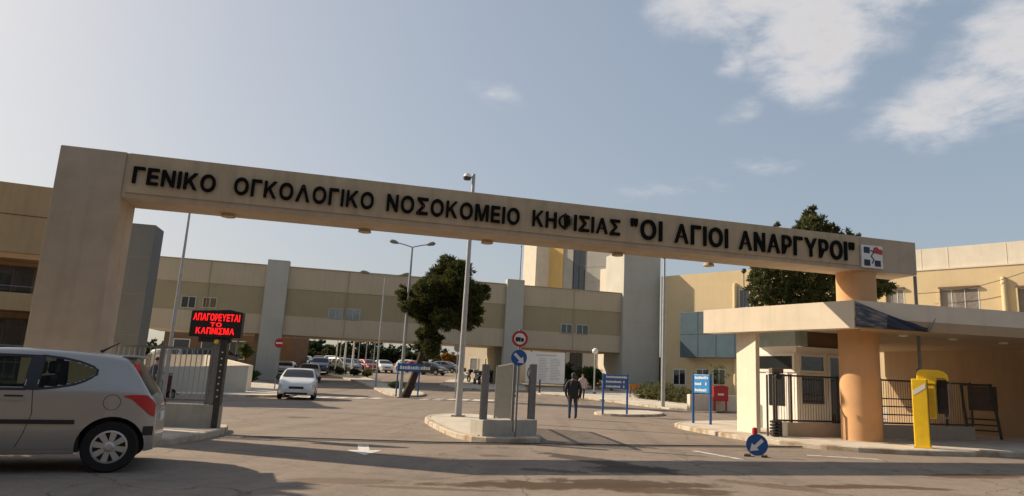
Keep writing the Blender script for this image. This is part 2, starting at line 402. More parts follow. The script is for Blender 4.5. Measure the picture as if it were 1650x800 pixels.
def subdiv(poly, step=2.):
    out = []
    for i, a in enumerate(poly):
        b = poly[(i+1) % len(poly)]; n = max(1, int(math.dist(a, b)/step))
        out += [(a[0]+(b[0]-a[0])*k/n, a[1]+(b[1]-a[1])*k/n) for k in range(n)]
    return out
def smoothpoly(poly, it=2):
    for _ in range(it):
        q = []
        for i, a in enumerate(poly):
            b = poly[(i+1) % len(poly)]
            q += [(a[0]*.8+b[0]*.2, a[1]*.8+b[1]*.2), (a[0]*.2+b[0]*.8, a[1]*.2+b[1]*.8)]
        poly = q
    return poly
def inset(poly, w):
    n = len(poly); out = []
    a = sum(poly[i][0]*poly[(i+1) % n][1]-poly[(i+1) % n][0]*poly[i][1] for i in range(n)); sg = 1 if a > 0 else -1
    for i in range(n):
        p0, p1, p2 = Vector(poly[i-1]), Vector(poly[i]), Vector(poly[(i+1) % n])
        d1 = (p1-p0).normalized(); d2 = (p2-p1).normalized()
        n1 = Vector((-d1.y, d1.x))*sg; n2 = Vector((-d2.y, d2.x))*sg; m = n1+n2
        m = m/max(.35, m.dot(n1)) if m.length > 1e-6 else n1
        q = p1+m*w; out.append((q.x, q.y))
    return out
def pavement(name, poly, h=.12, kerbw=.16, rnd=1, dirty=True):
    """raised pavement with a kerb stone edge; name pieces kerb / pavement"""
    if rnd: poly = smoothpoly(poly, rnd)
    poly = subdiv(poly, 3.)
    n = len(poly); a = sum(poly[i][0]*poly[(i+1) % n][1]-poly[(i+1) % n][0]*poly[i][1] for i in range(n))
    if a < 0: poly = poly[::-1]
    inn = inset(poly, kerbw); k = MB()
    tz = lambda p: terrain(p[1])
    ch = inset(poly, .025)
    vs = [(x, y, tz((x, y))-.05) for x, y in poly]+[(x, y, tz((x, y))+h-.02) for x, y in poly]+[(x, y, tz((x, y))+h) for x, y in ch]+[(x, y, tz((x, y))+h) for x, y in inn]+[(x, y, tz((x, y))-.05) for x, y in inn]
    fs = [(r*n+i, r*n+(i+1) % n, (r+1)*n+(i+1) % n, (r+1)*n+i) for r in range(4) for i in range(n)]
    k.add(vs, fs); tag(build(k, 'kerb', m_kerb), kind='structure')
    p = MB(); p.prism(inn, lambda x, y: terrain(y)-.05, lambda x, y: terrain(y)+h-.006)
    return tag(build(p, name, m_pave), kind='structure')
def gp(*pts): return [(G(x, y).x, G(x, y).y) for x, y in pts]

# left gate pavement, under the pillar
pavement('pavement', [(-6.62, 12.0), (-6.6, 13.5), (-6.85, 15.0), (-7.3, 15.9), (-10, 16.2), (-22, 12.6), (-24, 6), (-14, 8.6), (-8.0, 10.4)], rnd=1)
# gate island
pavement('traffic_island', [(-1.95, 15.02), (-.35, 15.3), (-.28, 16.4), (-1.3, 22.3), (-2.3, 24.6), (-3.7, 24.3), (-4.1, 22.6), (-3.75, 20.4)], rnd=2)
# right pavement in front of the gatehouse
pavement('pavement', [(11.2, 16.9), (22, 20.0), (40, 26), (40, 44), (14, 34), (8.2, 28.6), (5.2, 26.2), (4.0, 24.0), (4.0, 22.3), (4.5, 20.2), (5.3, 17.9), (6.7, 16.5), (8.36, 16.2)], rnd=1)
# left inner pavement with the ramp
pavement('pavement', [(-13.3, 35.0), (-15.6, 32.7), (-40, 25), (-52, 40), (-24.5, 56), (-17.0, 46.5), (-14.2, 38.5)], rnd=1)
# planted median with the leaning pine
pavement('traffic_island', gp((632, 640), (678, 641), (688, 636), (640, 624), (598, 612), (568, 606), (545, 601), (505, 596), (500, 600), (560, 612), (600, 626)), rnd=1)
# small island carrying the blue direction sign, beyond the gate
pavement('traffic_island', [(1.5, 29.8), (2.9, 29.0), (4.6, 30.6), (5.2, 33.4), (4.2, 35.2), (2.2, 33.0)], rnd=2, h=.1)
# long pavement with hedge, running back along the yellow building
pavement('pavement', [(6.9, 39.0), (20, 35.4), (30, 40), (22, 60), (4, 66), (-2.5, 60), (-1.8, 52.5), (1.6, 50.5), (4.8, 44.5)], rnd=1, h=.1)
# inner pavement with motorcycles, left of the information board
pavement('pavement', [(-9.5, 56), (-2.2, 54.5), (-2.6, 62), (-4, 72), (-11, 72)], rnd=1, h=.1)

def sheet(name, poly, m, dz=.004, kind='structure'):
    poly = subdiv(poly, 1.5); b = MB()
    b.add([(x, y, terrain(y)+dz) for x, y in poly], [tuple(range(len(poly)))])
    return tag(build(b, name, m), kind=kind)
# worn arrow towards the street, lane lines, zebra stripes
c0 = onz(587, 725)
ar = [(-.11, .9), (.09, .9), (.09, -.1), (.30, -.1), (0, -.9), (-.30, -.1), (-.11, -.1)]
ca, sa = math.cos(.28), math.sin(.28)
sheet('road_marking', [(c0.x+x*ca-y*sa, c0.y+x*sa+y*ca) for x, y in ar], m_paint)
def line(a, b, w=.13):
    a = Vector((a[0], a[1])); b = Vector((b[0], b[1])); d = (b-a).normalized(); n = Vector((-d.y, d.x))*w/2
    return [tuple(a+n), tuple(a-n), tuple(b-n), tuple(b+n)]
sheet('road_marking', line(onz(1118, 727), onz(1196, 741)), m_paint)
sheet('road_marking', line(onz(1300, 734), onz(1420, 741)), m_paint)
for px in (470, 496, 523, 551, 579, 607, 686, 706, 727, 748, 769, 790):
    q = G(px, 640.2+(px-495)*.018)
    sheet('road_marking', [(q.x-.24, q.y-1.0), (q.x+.24, q.y-1.0), (q.x+.24, q.y+1.0), (q.x-.24, q.y+1.0)], m_paint)
# steel channel of the sliding gate let into the road
rp = [Vector((-6.2, 14.15, .004)), Vector((-2.4, 14.5, .004)), Vector((1.5, 15.6, .004)), Vector((6.0, 17.1, .004))]
r_ = MB()
for i in range(3):
    a, b = rp[i], rp[i+1]; n = Vector((0, .075, 0))
    r_.add([a-n, b-n, b+n, a+n], [(0, 1, 2, 3)])
    r_.add([a+n*.25+Vector((0, .05, .006)), b+n*.25+Vector((0, .05, .006)), b+n*.25+Vector((0, .08, .03)), a+n*.25+Vector((0, .08, .03))], [(0, 1, 2, 3)])
tag(build(r_, 'gate_track', m_dark), 'dark steel gate track set across the worn entrance road', 'gate track')

# ------------------------------------------------------------------ entrance gate: pillar, beam, letters, column
DB = Vector((.9604, .2786, 0)); NB = Vector((.2786, -.9604, 0)); ND = -NB   # along the beam, towards the viewer, away
A = Vector((-9.98, 13.06, 0)); A2 = Vector((-8.86, 13.41, 0)); Bp = Vector((9.88, 18.87, 0))
A2 = A + DB*(A2-A).dot(DB); LB = (Bp-A).dot(DB); PW = (A2-A).length
ZT, ZB = 5.55, 4.61
gate = thing('entrance_gate', 'tall plastered entrance portal with black Greek lettering spanning the road', 'gate', (A.x, A.y, 0))
build(MB().obox(A, DB, PW, 1.02, 0, ZT), 'pillar', m_gate, gate, bevel=.025)
build(MB().obox(A2, DB, LB-PW, 1.0, ZB, ZT-.012, off=.012), 'beam', m_gate, gate, bevel=.02)
EMB = onplane(1386, 410, A, NB)
lp = (Vector((EMB.x, EMB.y, 0))-A2).dot(DB) - .12
build(MB().obox(A2+DB*.06, DB, lp, .05, ZB+.11, ZT-.02, off=-.025), 'fascia_panel', m_panel, gate, bevel=.008)
# expansion joints on the coping
build(MB().lathe([(.52, .1), (.52, ZB+.01)], (8.22, 18.95, 0), n=48), 'column', m_orange, gate, smooth=True)
for px in (368, 588, 785, 995, 1142):
    q = onz(px, {368: 345, 588: 370, 785: 388, 995: 408, 1142: 425}[px], ZB)
    build(MB().lathe([(.0, .0), (.13, .0), (.15, -.07), (.11, -.08)], (q.x, q.y, ZB), n=16), 'downlight', m_panel, gate, smooth=True)
def glyph_mesh(ch, h, wfac, depth, bold=.045):
    PG = {'Κ': [(-.02, -.02), (.12, -.02), (.12, .23), (.21, .33), (.43, -.02), (.60, -.02), (.31, .43), (.59, .75), (.42, .75), (.12, .40), (.12, .75), (-.02, .75)],
          'Ν': [(-.02, -.02), (.12, -.02), (.12, .48), (.43, -.02), (.58, -.02), (.58, .75), (.44, .75), (.44, .25), (.13, .75), (-.02, .75)],
          'Μ': [(-.02, -.02), (.12, -.02), (.12, .53), (.29, -.02), (.43, -.02), (.60, .53), (.60, -.02), (.74, -.02), (.74, .75), (.53, .75), (.36, .21), (.19, .75), (-.02, .75)]}
    if ch in PG:
        e = depth/2/h; mb = MB()
        mb.plate((0, 0, 0), (1, 0, 0), (0, 1, 0), (0, 0, 1), PG[ch], 2*e)
        me = bpy.data.meshes.new('letter'); me.from_pydata([(v[0], v[1], v[2]-e) for v in mb.v], [], mb.f)
        bm = bmesh.new(); bm.from_mesh(me); bmesh.ops.recalc_face_normals(bm, faces=bm.faces); bm.to_mesh(me); bm.free()
        return me, -.02, max(x for x, _ in PG[ch])
    cu = bpy.data.curves.new('letter', 'FONT'); cu.body = ch; cu.extrude = depth/2/h; cu.offset = .0 if ch == 'Φ' else (.019 if ch in 'ΑΡΥ' else .028); cu.resolution_u = 4
    o = bpy.data.objects.new('letter_source', cu); COL.objects.link(o); bpy.context.view_layer.update()
    me = bpy.data.meshes.new_from_object(o.evaluated_get(bpy.context.evaluated_depsgraph_get()))
    bpy.data.objects.remove(o); bpy.data.curves.remove(cu)
    xs_ = [v.co.x for v in me.vertices]; return me, min(xs_), max(xs_)
GL = {}
def word(txt, p_start, p_end, h0, h1):
    """letters stand upright on the fascia from p_start to p_end (bottom line)"""
    front = A - ND*.027
    a = onplane(*p_start, front, NB); b = onplane(*p_end, front, NB)
    wid = 0; items = []
    for ch in txt:
        me, x0, x1 = glyph_mesh(ch, .4, 1, .05)
        items.append((me, x0, x1, wid)); wid += (x1-x0)+.135
    wid -= .135
    tot = (b-a).length; k = tot/wid
    for me, x0, x1, off in items:
        t = off*k/tot; h = h0+(h1-h0)*t; hs = h/.79
        quote = False
        org = a + (b-a)*t + ND*-.035
        m4 = Matrix(((DB.x*k, 0, NB.x*.4, org.x), (DB.y*k, 0, NB.y*.4, org.y), (0, hs, 0, org.z), (0, 0, 0, 1))) @ Matrix.Translation((-x0, .033, 0))
        me.transform(rootmat(gate).inverted() @ m4)
        me.materials.clear(); me.materials.append(m_letter)
        o = bpy.data.objects.new('letter', me); COL.objects.link(o); o.parent = gate
word('ΓΕΝΙΚΟ', (213, 296), (346, 312), .35, .37)
word('ΟΓΚΟΛΟΓΙΚΟ', (376, 314), (601, 339), .37, .38)
word('ΝΟΣΟΚΟΜΕΙΟ', (622, 341), (836, 364), .395, .395)
word('ΚΗΦΙΣΙΑΣ', (857, 365), (998, 381), .39, .39)
word('"ΟΙ', (1015, 384), (1066, 390), .50, .50)
word('ΑΓΙΟΙ', (1086, 392), (1172, 401), .50, .50)
word('ΑΝΑΡΓΥΡΟΙ"', (1190, 403), (1376, 422), .51, .52)
# emblem plate: navy squares, a red corner mark and a serpent line
em = MB(); e0 = onplane(1387, 431, A, NB); e1 = onplane(1419, 396, A, NB); ew = (Vector((e1.x-e0.x, e1.y-e0.y, 0))).length; eh = .62
eo = Vector((e0.x, e0.y, e0.z)) - ND*.06
em.plate(eo+ND*.06, DB, Vector((0, 0, 1)), NB, [(0, 0), (ew, 0), (ew, eh), (0, eh)], .06)
emb = build(em, 'emblem_plate', m_signw, gate, bevel=.006)
for x, z in ((.10, .08), (.60, .08), (.10, .64)):
    build(MB().plate(eo, DB*ew, Vector((0, 0, eh)), NB, [(x, z), (x+.28, z), (x+.28, z+.27), (x, z+.27)], .008), 'emblem_square', m_navy, emb)
hq = [(.62, .93), (.56, .86), (.55, .76), (.62, .66), (.97, .62), (.99, .78), (.93, .86), (.82, .86), (.74, .95)]
build(MB().plate(eo, DB*ew, Vector((0, 0, eh)), NB, hq, .010), 'emblem_heart', m_red, emb)
sq = MB(); pts = [(.42, .78), (.52, .74), (.56, .68), (.50, .60), (.44, .52), (.50, .44), (.56, .38), (.52, .28), (.48, .2)]
sq.tube([eo+DB*ew*x+Vector((0, 0, eh*z))+NB*.008 for x, z in pts], .014, 6)
build(sq, 'emblem_serpent', m_navy, emb)
# thin steel conduit from the pavement to the beam end
cp = thing('thin_pole', 'thin grey pole rising behind yellow telephone to the beam end', 'pole', (9.93, 19.05, .12))
build(MB().tube([(9.93, 19.05, .1), (9.93, 19.05, 4.62)], .045, 10), 'pole', m_steel, cp, smooth=True)
build(MB().box(9.86, 10.0, 18.98, 19.12, 1.9, 2.06), 'bracket', m_steel, cp)

# ------------------------------------------------------------------ gatehouse (kiosk)
kh = thing('gatehouse', 'cream gatehouse with flat overhanging canopy and glazed guard booth', 'building', (7.5, 20.5, .12))
ZC0, ZC1 = 2.96, 3.66
canopy = [(7.47, 17.4), (12.5, 18.45), (19, 19.8), (26, 21.3), (26, 27.5), (8.6, 27.5), (4.45, 21.2)]
build(MB().prism(canopy, 3.22, ZC1), 'canopy', m_cream, kh)
build(MB().prism([(7.47, 17.4), (7.72, 17.62), (4.85, 21.5), (4.45, 21.2)], ZC0, 3.219), 'canopy_fascia', m_cream, kh)
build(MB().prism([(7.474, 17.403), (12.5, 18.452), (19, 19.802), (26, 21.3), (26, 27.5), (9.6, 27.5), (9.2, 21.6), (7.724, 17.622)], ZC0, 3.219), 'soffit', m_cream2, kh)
build(MB().prism([(5.38, 20.92), (5.70, 20.0), (5.83, 20.05), (5.80, 20.95)], .1, 3.219), 'pier', m_cream, kh, bevel=.015)
# rear wall on the right, running back from the street
w0 = Vector((12.7, 27.0, 0)); w1 = Vector((15.6, 22.6, 0)); dw = (w1-w0).normalized()
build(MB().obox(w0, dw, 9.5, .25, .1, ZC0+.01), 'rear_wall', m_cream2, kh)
# guard booth
bc = Vector((7.55, 22.0, 0)); bl_ = Vector((6.62, 23.4, 0)); br = Vector((10.4, 22.9, 0))
dl = (bc-bl_).normalized(); drr = (br-bc).normalized(); LL = (bc-bl_).length; RR = (br-bc).length
booth = build(MB().prism([(bl_.x, bl_.y), (bc.x, bc.y), (br.x, br.y), (br.x-.9, br.y+1.6), (bl_.x+.8, bl_.y+.5)], .1, 2.72), 'booth', mat('booth_white_panel', (.76, .71, .64), rough=.55, var=.05), kh)
def wallpane(p, d, s0, s1, z0, z1, name, m, parent, proud=.02, t=.03, fr=None, fm=None, bars=()):
    """a pane set on a wall that starts at p and runs along d (seen from its right-hand side)"""
    d = Vector((d[0], d[1], 0)).normalized(); n = Vector((d.y, -d.x, 0))
    if fr:
        f = MB(); o = Vector((p[0], p[1], 0))
        for a0, a1, b0, b1 in ((s0-fr, s1+fr, z0-fr, z0), (s0-fr, s1+fr, z1, z1+fr), (s0-fr, s0, z0, z1), (s1, s1+fr, z0, z1)) + tuple((b-fr*.4, b+fr*.4, z0, z1) for b in bars):
            q_ = [o+d*a0-n*.01, o+d*a1-n*.01, o+d*a1+n*(proud+t), o+d*a0+n*(proud+t)]
            f.prism([(v.x, v.y) for v in q_], b0, b1)
        w = build(f, 'window', fm, parent); pa = MB(); q_ = [o+d*s0, o+d*s1, o+d*s1+n*proud, o+d*s0+n*proud]
        pa.prism([(v.x, v.y) for v in q_], z0, z1); build(pa, 'pane', m, w); return w
    pa = MB(); o = Vector((p[0], p[1], 0)); q_ = [o+d*s0-n*.01, o+d*s1-n*.01, o+d*s1+n*proud, o+d*s0+n*proud]
    pa.prism([(v.x, v.y) for v in q_], z0, z1); return build(pa, name, m, parent)
wallpane(bl_, dl, .14, LL-.12, 2.0, 2.42, 'window', m_glass, kh, fr=.09, fm=m_frame)
dr_ = wallpane(bl_, dl, .5, LL-.32, .14, 1.93, 'door', m_frame, kh, proud=.03)
wallpane(bl_, dl, .62, LL-.44, .85, 1.85, 'door_glass', m_glass, dr_, proud=.045)
wallpane(bc, drr, .15, 1.0, 1.98, 2.42, 'window', m_glass, kh, fr=.08, fm=m_frame)
wallpane(bc, drr, .15, 1.0, .95, 1.82, 'window', m_glass, kh, fr=.06, fm=m_frame)
wallpane(bc, drr, 1.25, 2.7, .2, 2.42, 'window', m_glass, kh, fr=.09, fm=m_frame, bars=(2.0,))
m_cler = mat('clerestory_glass', (.30, .38, .40), rough=.12, var=.15, scale=2, spec=.8)  # pale blue of the reflected sky put into the base colour
wallpane(bl_+(bl_-bc)*.4, dl, .2, LL*1.4-.02, 2.74, 3.2, 'clerestory', m_cler, kh, proud=-.05)
wallpane(bc, drr, .03, .45, 2.74, 3.2, 'clerestory', m_cler, kh, proud=-.05)
# dark bulkhead on the booth roof, right of the gap one sees through
build(MB().prism([(8.0, 22.25), (9.7, 22.75), (9.7, 23.1), (8.0, 22.6)], 2.72, 3.219), 'bulkhead', m_brown, kh)
for x, y in ((9.5, 19.0), (11.2, 19.6), (13.0, 20.2)):
    build(MB().lathe([(.12, ZC0), (.12, ZC0-.04), (.02, ZC0-.05)], (x, y, 0), n=14), 'ceiling_light', m_lamp, kh, smooth=True)
# fallen banner hanging on the fascia
def banner_mat():
    m = mat('printed_banner', (.10, .11, .14), rough=.5, var=.3, scale=3)
    nt = m.node_tree; N = nt.nodes; L = nt.links; b = N['Principled BSDF']
    tc = N.new('ShaderNodeTexCoord'); sp = N.new('ShaderNodeSeparateXYZ'); L.new(tc.outputs['UV'], sp.inputs[0])
    n = N.new('ShaderNodeTexNoise'); n.inputs['Scale'].default_value = 5; n.inputs['Detail'].default_value = 3; L.new(tc.outputs['UV'], n.inputs['Vector'])
    r = N.new('ShaderNodeValToRGB'); r.color_ramp.elements[0].position = .38; r.color_ramp.elements[0].color = (.02, .03, .05, 1)
    r.color_ramp.elements[1].position = .62; r.color_ramp.elements[1].color = (.24, .19, .17, 1); e = r.color_ramp.elements.new(.5); e.color = (.08, .09, .11, 1); L.new(n.outputs[0], r.inputs[0])
    st = N.new('ShaderNodeMath'); st.operation = 'GREATER_THAN'; st.inputs[1].default_value = .42; L.new(sp.outputs[0], st.inputs[0])
    mx = N.new('ShaderNodeMix'); mx.data_type = 'RGBA'; L.new(st.outputs[0], mx.inputs[0]); L.new(r.outputs[0], mx.inputs[6]); mx.inputs[7].default_value = (.006, .012, .035, 1)
    w = N.new('ShaderNodeTexWave'); w.bands_direction = 'Y'; w.inputs['Scale'].default_value = 1.2; w.inputs['Distortion'].default_value = 3; L.new(tc.outputs['UV'], w.inputs['Vector'])
    L.new(mx.outputs[2], b.inputs['Base Color']); return m
bd = Vector((12.5-7.47, 18.45-17.4, 0)).normalized(); bn = Vector((bd.y, -bd.x, 0))
bm_ = bmesh.new(); uvl = bm_.loops.layers.uv.new('UVMap'); NU, NV = 30, 10; gv = []
BL = 2.05
for i in range(NU+1):
    u = i/NU; row = []
    top = ZC1-.02 - .60*u**.95 - .03*math.sin(u*PI); bot = ZC0+.03 - .03*u
    for j in range(NV+1):
        v = j/NV; p = Vector((7.47, 17.4, 0)) + bd*(.03+u*BL+.12*v*u) + bn*(.012+.05*u*abs(math.sin(7*u+3*v))+.02*math.sin(9*v+11*u)**2)
        row.append(bm_.verts.new((p.x, p.y, bot+(top-bot)*v)))
    gv.append(row)
for i in range(NU):
    for j in range(NV):
        f = bm_.faces.new((gv[i][j], gv[i+1][j], gv[i+1][j+1], gv[i][j+1])); f.smooth = True
        for l, (a, b) in zip(f.loops, ((i, j), (i+1, j), (i+1, j+1), (i, j+1))): l[uvl].uv = (a/NU, b/NV)
me = bpy.data.meshes.new('banner'); bm_.to_mesh(me); bm_.free(); me.materials.append(banner_mat())
bo = bpy.data.objects.new('banner', me); COL.objects.link(bo); bo.modifiers.new('thick', 'SOLIDIFY').thickness = .004
tag(bo, 'dark blue printed banner sagging from the gatehouse canopy fascia', 'banner')
# pale back of the peeled corner and its tie
cr = MB(); p = Vector((7.47, 17.4, 0))+bd*(BL+.02)+bn*.06
cr.tube([(p.x, p.y, ZC0+.03), (p.x+.12, p.y, ZC0+.16), (p.x+.26, p.y+.05, ZC0+.36)], [.03, .022, .006], 6)
build(cr, 'tie_cord', m_steel, bo, world=False)

# low wall and dark mesh fence of the right side
fs0 = Vector((6.0, 19.25, 0)); fs1 = Vector((12.6, 21.2, 0)); df = (fs1-fs0).normalized(); LF = (fs1-fs0).length
def bars_fence(mb, p0, d, l, z0, z1, step, r=.008, w=.02):
    n = int(l/step)
    for i in range(n+1):
        a = p0+d*(l*i/n); mb.box(a.x-r, a.x+r, a.y-r, a.y+r, z0, z1)
rf = thing('mesh_fence', 'dark brown mesh fence on a low wall behind the orange column', 'fence', (fs0.x, fs0.y, .12))
build(MB().obox(fs0, df, LF, .18, .1, .48), 'low_wall', m_gate, rf, bevel=.01)
mb = MB(); bars_fence(mb, fs0-Vector((-df.y, df.x, 0))*-.09, df, LF, .52, 1.74, .085, .0055); build(mb, 'mesh_bars', m_brownmetal, rf)
for z in (.50, 1.72): build(MB().obox(fs0, df, LF, .05, z, z+.05, off=.07), 'rail', m_dark, rf)
for i in (0, .08, .30, .52, .72, .86, 1):
    a = fs0+df*(LF*i)
    build(MB().obox(a, df, .05, .05, .48, 1.79, off=.07), 'post', m_dark, rf)
mb = MB()
for z in (.75, .98, 1.2):
    mb.obox(fs0+df*(LF*.52), df, LF*.2, .04, z, z+.035, off=.075)
build(mb, 'crossbar', m_dark, rf)
# dark ladder-like rack against the rear wall
rk = thing('metal_rack', 'dark metal ladder rack leaning at the shaded rear wall', 'rack', (13.1, 22.6, .12))
rd = Vector((.5, -.4, 0)).normalized(); ro = Vector((12.95, 22.2, 0))
for s in (0, .9):
    a = ro+rd*s; build(MB().tube([(a.x, a.y, .1), (a.x-.12*s, a.y+.2, 1.78)], .045, 8), 'side_rail', m_dark, rk)
for k in range(3):
    z = .35+k*.17; mb = MB(); mb.tube([tuple(ro+Vector((0, .05, z))), tuple(ro+rd*.9+Vector((0, .05, z)))], .022, 6); build(mb, 'rung', m_dark, rk)
mb = MB()
mb.tube([tuple(ro+Vector((0, .2, 1.74))), tuple(ro+rd*.9+Vector((-.1, .2, 1.74)))], .03, 6)
build(mb, 'rung', m_dark, rk)
mb = MB(); o_ = ro+rd*.05
mb.obox(o_, rd, .8, .02, .95, 1.7, off=.14); build(mb, 'back_sheet', m_brownmetal, rk)

# gate motor post with camera head and coil, beside the cream pier
gm = thing('gate_sensor_post', 'dark gate sensor post with boxy head beside the cream pier', 'post', (5.92, 19.0, .12))
build(MB().tube([(5.95, 18.98, .1), (5.95, 18.98, 1.78)], .035, 10), 'post', m_dark, gm, smooth=True)
build(MB().box(5.80, 6.12, 18.83, 19.13, 1.78, 1.92), 'head_cover', m_brownmetal, gm, bevel=.02)
build(MB().lathe([(.0, -.1), (.085, -.09), (.1, 0), (.085, .08), (.0, .1)], (5.96, 18.85, 1.69), 'Y', 16), 'camera_head', m_black, gm, smooth=True)
mb = MB()
for k in range(5): mb.lathe([(.09, 0), (.15, .012), (.155, .035), (.15, .06), (.09, .075)], (5.92, 18.98, .125+k*.085), n=18)
build(mb, 'bellows', m_black, gm, smooth=True)
build(MB().box(6.06, 6.2, 18.85, 19.07, .12, .52), 'motor_cover', m_white, gm, bevel=.015)
build(MB().tube([(5.74, 19.1, .12), (5.74, 19.1, 1.74)], .03, 8), 'gate_stop', m_brownmetal, gm)

# yellow public telephone: pillar, hood and phone on the pavement
P0 = onz(1487, 722, .12)
ph = thing('public_telephone', 'yellow public telephone with tall pillar and rounded hood by kerb', 'telephone', (P0.x, P0.y, .12), math.radians(-29))
build(MB().box(-.17, .17, -.06, .22, 0, 1.62), 'pillar', m_yel, ph, world=False, bevel=.02)
build(MB().box(.172, .182, -.04, .2, .02, 1.6), 'edge_strip', m_brownmetal, ph, world=False)
build(MB().plate((-.17, -.0605, 1.22), (1, 0, 0), (0, 0, 1), (0, -1, 0), [(.03, .0), (.3, .18), (.3, .30), (.03, .12)], .004), 'sticker', m_signw, ph, world=False)
build(MB().box(-.19, .2, -.08, .24, 0, .03), 'base_plate', m_yel, ph, world=False)
hd = MB(); prof = [(-.06, 1.50), (-.06, 1.76), (-.02, 1.83), (.06, 1.86), (.42, 1.85), (.54, 1.81), (.62, 1.73), (.64, 1.60), (.59, 1.60), (.56, 1.66), (.38, 1.66), (.36, 1.50)]
hd.plate((0, .26, 0), (1, 0, 0), (0, 0, 1), (0, 1, 0), prof, .55)
hood = build(hd, 'hood', m_yel, ph, world=False, bevel=.03)
build(MB().box(.02, .34, .28, .78, .68, 1.5), 'side_panel', m_yel, ph, world=False, bevel=.04)
build(MB().box(.36, .60, .68, .74, .80, 1.62), 'back_panel', m_dark, ph, world=False)
build(MB().box(.38, .58, .60, .68, .95, 1.45), 'phone_set', m_black, ph, world=False, bevel=.015)
build(MB().tube([(.34, .4, .72), (.50, .4, .70), (.60, .4, .74), (.66, .4, .85), (.67, .4, 1.2), (.655, .4, 1.58)], .016, 8), 'tube_frame', m_steel, ph, world=False, smooth=True)
build(MB().tube([(.1, .5, 0), (.1, .5, .7)], .05, 10), 'stand', m_dark, ph, world=False)

# portable blue round sign with red lamp, on the road
P0 = onz(1220, 736.5)
rs = thing('portable_road_sign', 'small round blue arrow sign with red lamp standing on road', 'road sign', (P0.x, P0.y, 0), math.radians(-14))
def disc(r, y0, y1, z, n=32): return MB().lathe([(r, y0), (r, y1)], (0, 0, z), 'Y', n)
build(disc(.215, -.012, .0, .235), 'disc', m_blue, rs, world=False)
arw = [(.13, .05), (.08, .0), (-.03, -.06), (-.0, -.12), (-.17, -.14), (-.10, .02), (-.07, -.02), (.03, .05), (.09, .11)]
ar2 = [(-.035, -.055), (.10, .085), (.145, .04), (.01, -.10), (.055, -.145), (-.13, -.155), (-.08, -.01)]
arw = [(-.14, -.13), (.04, -.10), (-.005, -.06), (.135, .075), (.085, .125), (-.055, -.01), (-.10, .03)]
build(MB().plate((0, -.0125, .235), (1, 0, 0), (0, 0, 1), (0, -1, 0), arw, .004), 'arrow', m_signw, rs, world=False)
build(MB().lathe([(.05, .44), (.055, .48), (.05, .56), (.02, .575)], (-.04, .02, 0), n=16), 'warning_lamp', m_red, rs, world=False, smooth=True)
build(MB().tube([(-.04, .02, .02), (-.04, .02, .46)], .018, 8), 'stem', m_dark, rs, world=False)
build(MB().box(-.26, -.12, -.1, .14, .0, .05), 'foot', m_brownmetal, rs, world=False, bevel=.01)
build(MB().box(.08, .2, -.1, .14, .0, .04), 'foot', m_dark, rs, world=False, bevel=.01)

# ------------------------------------------------------------------ island furniture
bk0 = onz(777, 703.5, .12); bk1 = onz(865, 702, .12); bdir = Vector((bk1.x-bk0.x, bk1.y-bk0.y, 0))
blk = MB().obox(bk0, bdir, bdir.length, .55, .1, .46)
tag(build(blk, 'concrete_block', m_conc, bevel=.02), 'low rectangular concrete block on the front of the gate island', 'concrete block')
def gatepost(px, pyb, Y, label, w=.15):
    p = onY(px, 640, Y)
    t = thing('gate_post', label, 'gate post', (p.x, Y, .12), .25, 'steel gate posts on the island')
    h = onY(px, 588, Y).z - .12
    fl = MB()
    fl.box(-w/2, w/2, -.012, .0, 0, h); fl.box(-w/2, w/2, .13, .142, 0, h); fl.box(-.03, .03, 0, .13, 0, h); build(fl, 'upright', m_steel, t, world=False)
    build(MB().box(-w/2-.03, w/2+.03, -.04, .17, 0, .02), 'base_plate', m_steel, t, world=False)
    build(MB().box(-w/2, w/2, -.016, .146, h, h+.012), 'cap', m_steel, t, world=False)
    return t
gatepost(781, 700, 15.4, 'left of two grey steel gate posts, beside the concrete block')
gatepost(858, 678, 16.3, 'right of two grey steel gate posts, behind the block')
m_gleaf = mat('dark_grey_gate_paint', (.085, .088, .08), rough=.55, var=.15, scale=6)
# retracted slatted gate leaf
g0 = Vector((onY(827, 640, 15.75).x, 15.75, 0)); g1 = Vector((onY(799, 640, 20.5).x, 20.5, 0)); gd = (g1-g0).normalized(); gl = (g1-g0).length
gt = thing('sliding_gate', 'grey slatted sliding gate leaf drawn back along the island', 'gate', (g0.x, g0.y, .12))
mb = MB(); n = 40
for i in range(n):
    a = g0+gd*(gl*(i+.5)/n); mb.obox(a, gd, .045, .025, .30, 1.68)
build(mb, 'slat', m_gleaf, gt)
mb = MB()
for z in (.24, .95, 1.66): mb.obox(g0, gd, gl, .05, z, z+.06, off=-.055)
build(mb, 'frame_rail', m_gleaf, gt)
for a in (g0-gd*.06, g1): build(MB().obox(a, gd, .06, .06, .14, 1.72, off=-.03), 'frame_post', m_steel, gt)
mb = MB(); mb.obox(g0-gd*.1, gd, gl*.9, .3, .1, .2, off=-.12); tag(build(mb, 'gate_sill', m_conc), 'narrow pale concrete sill under the sliding gate leaf', 'concrete sill')

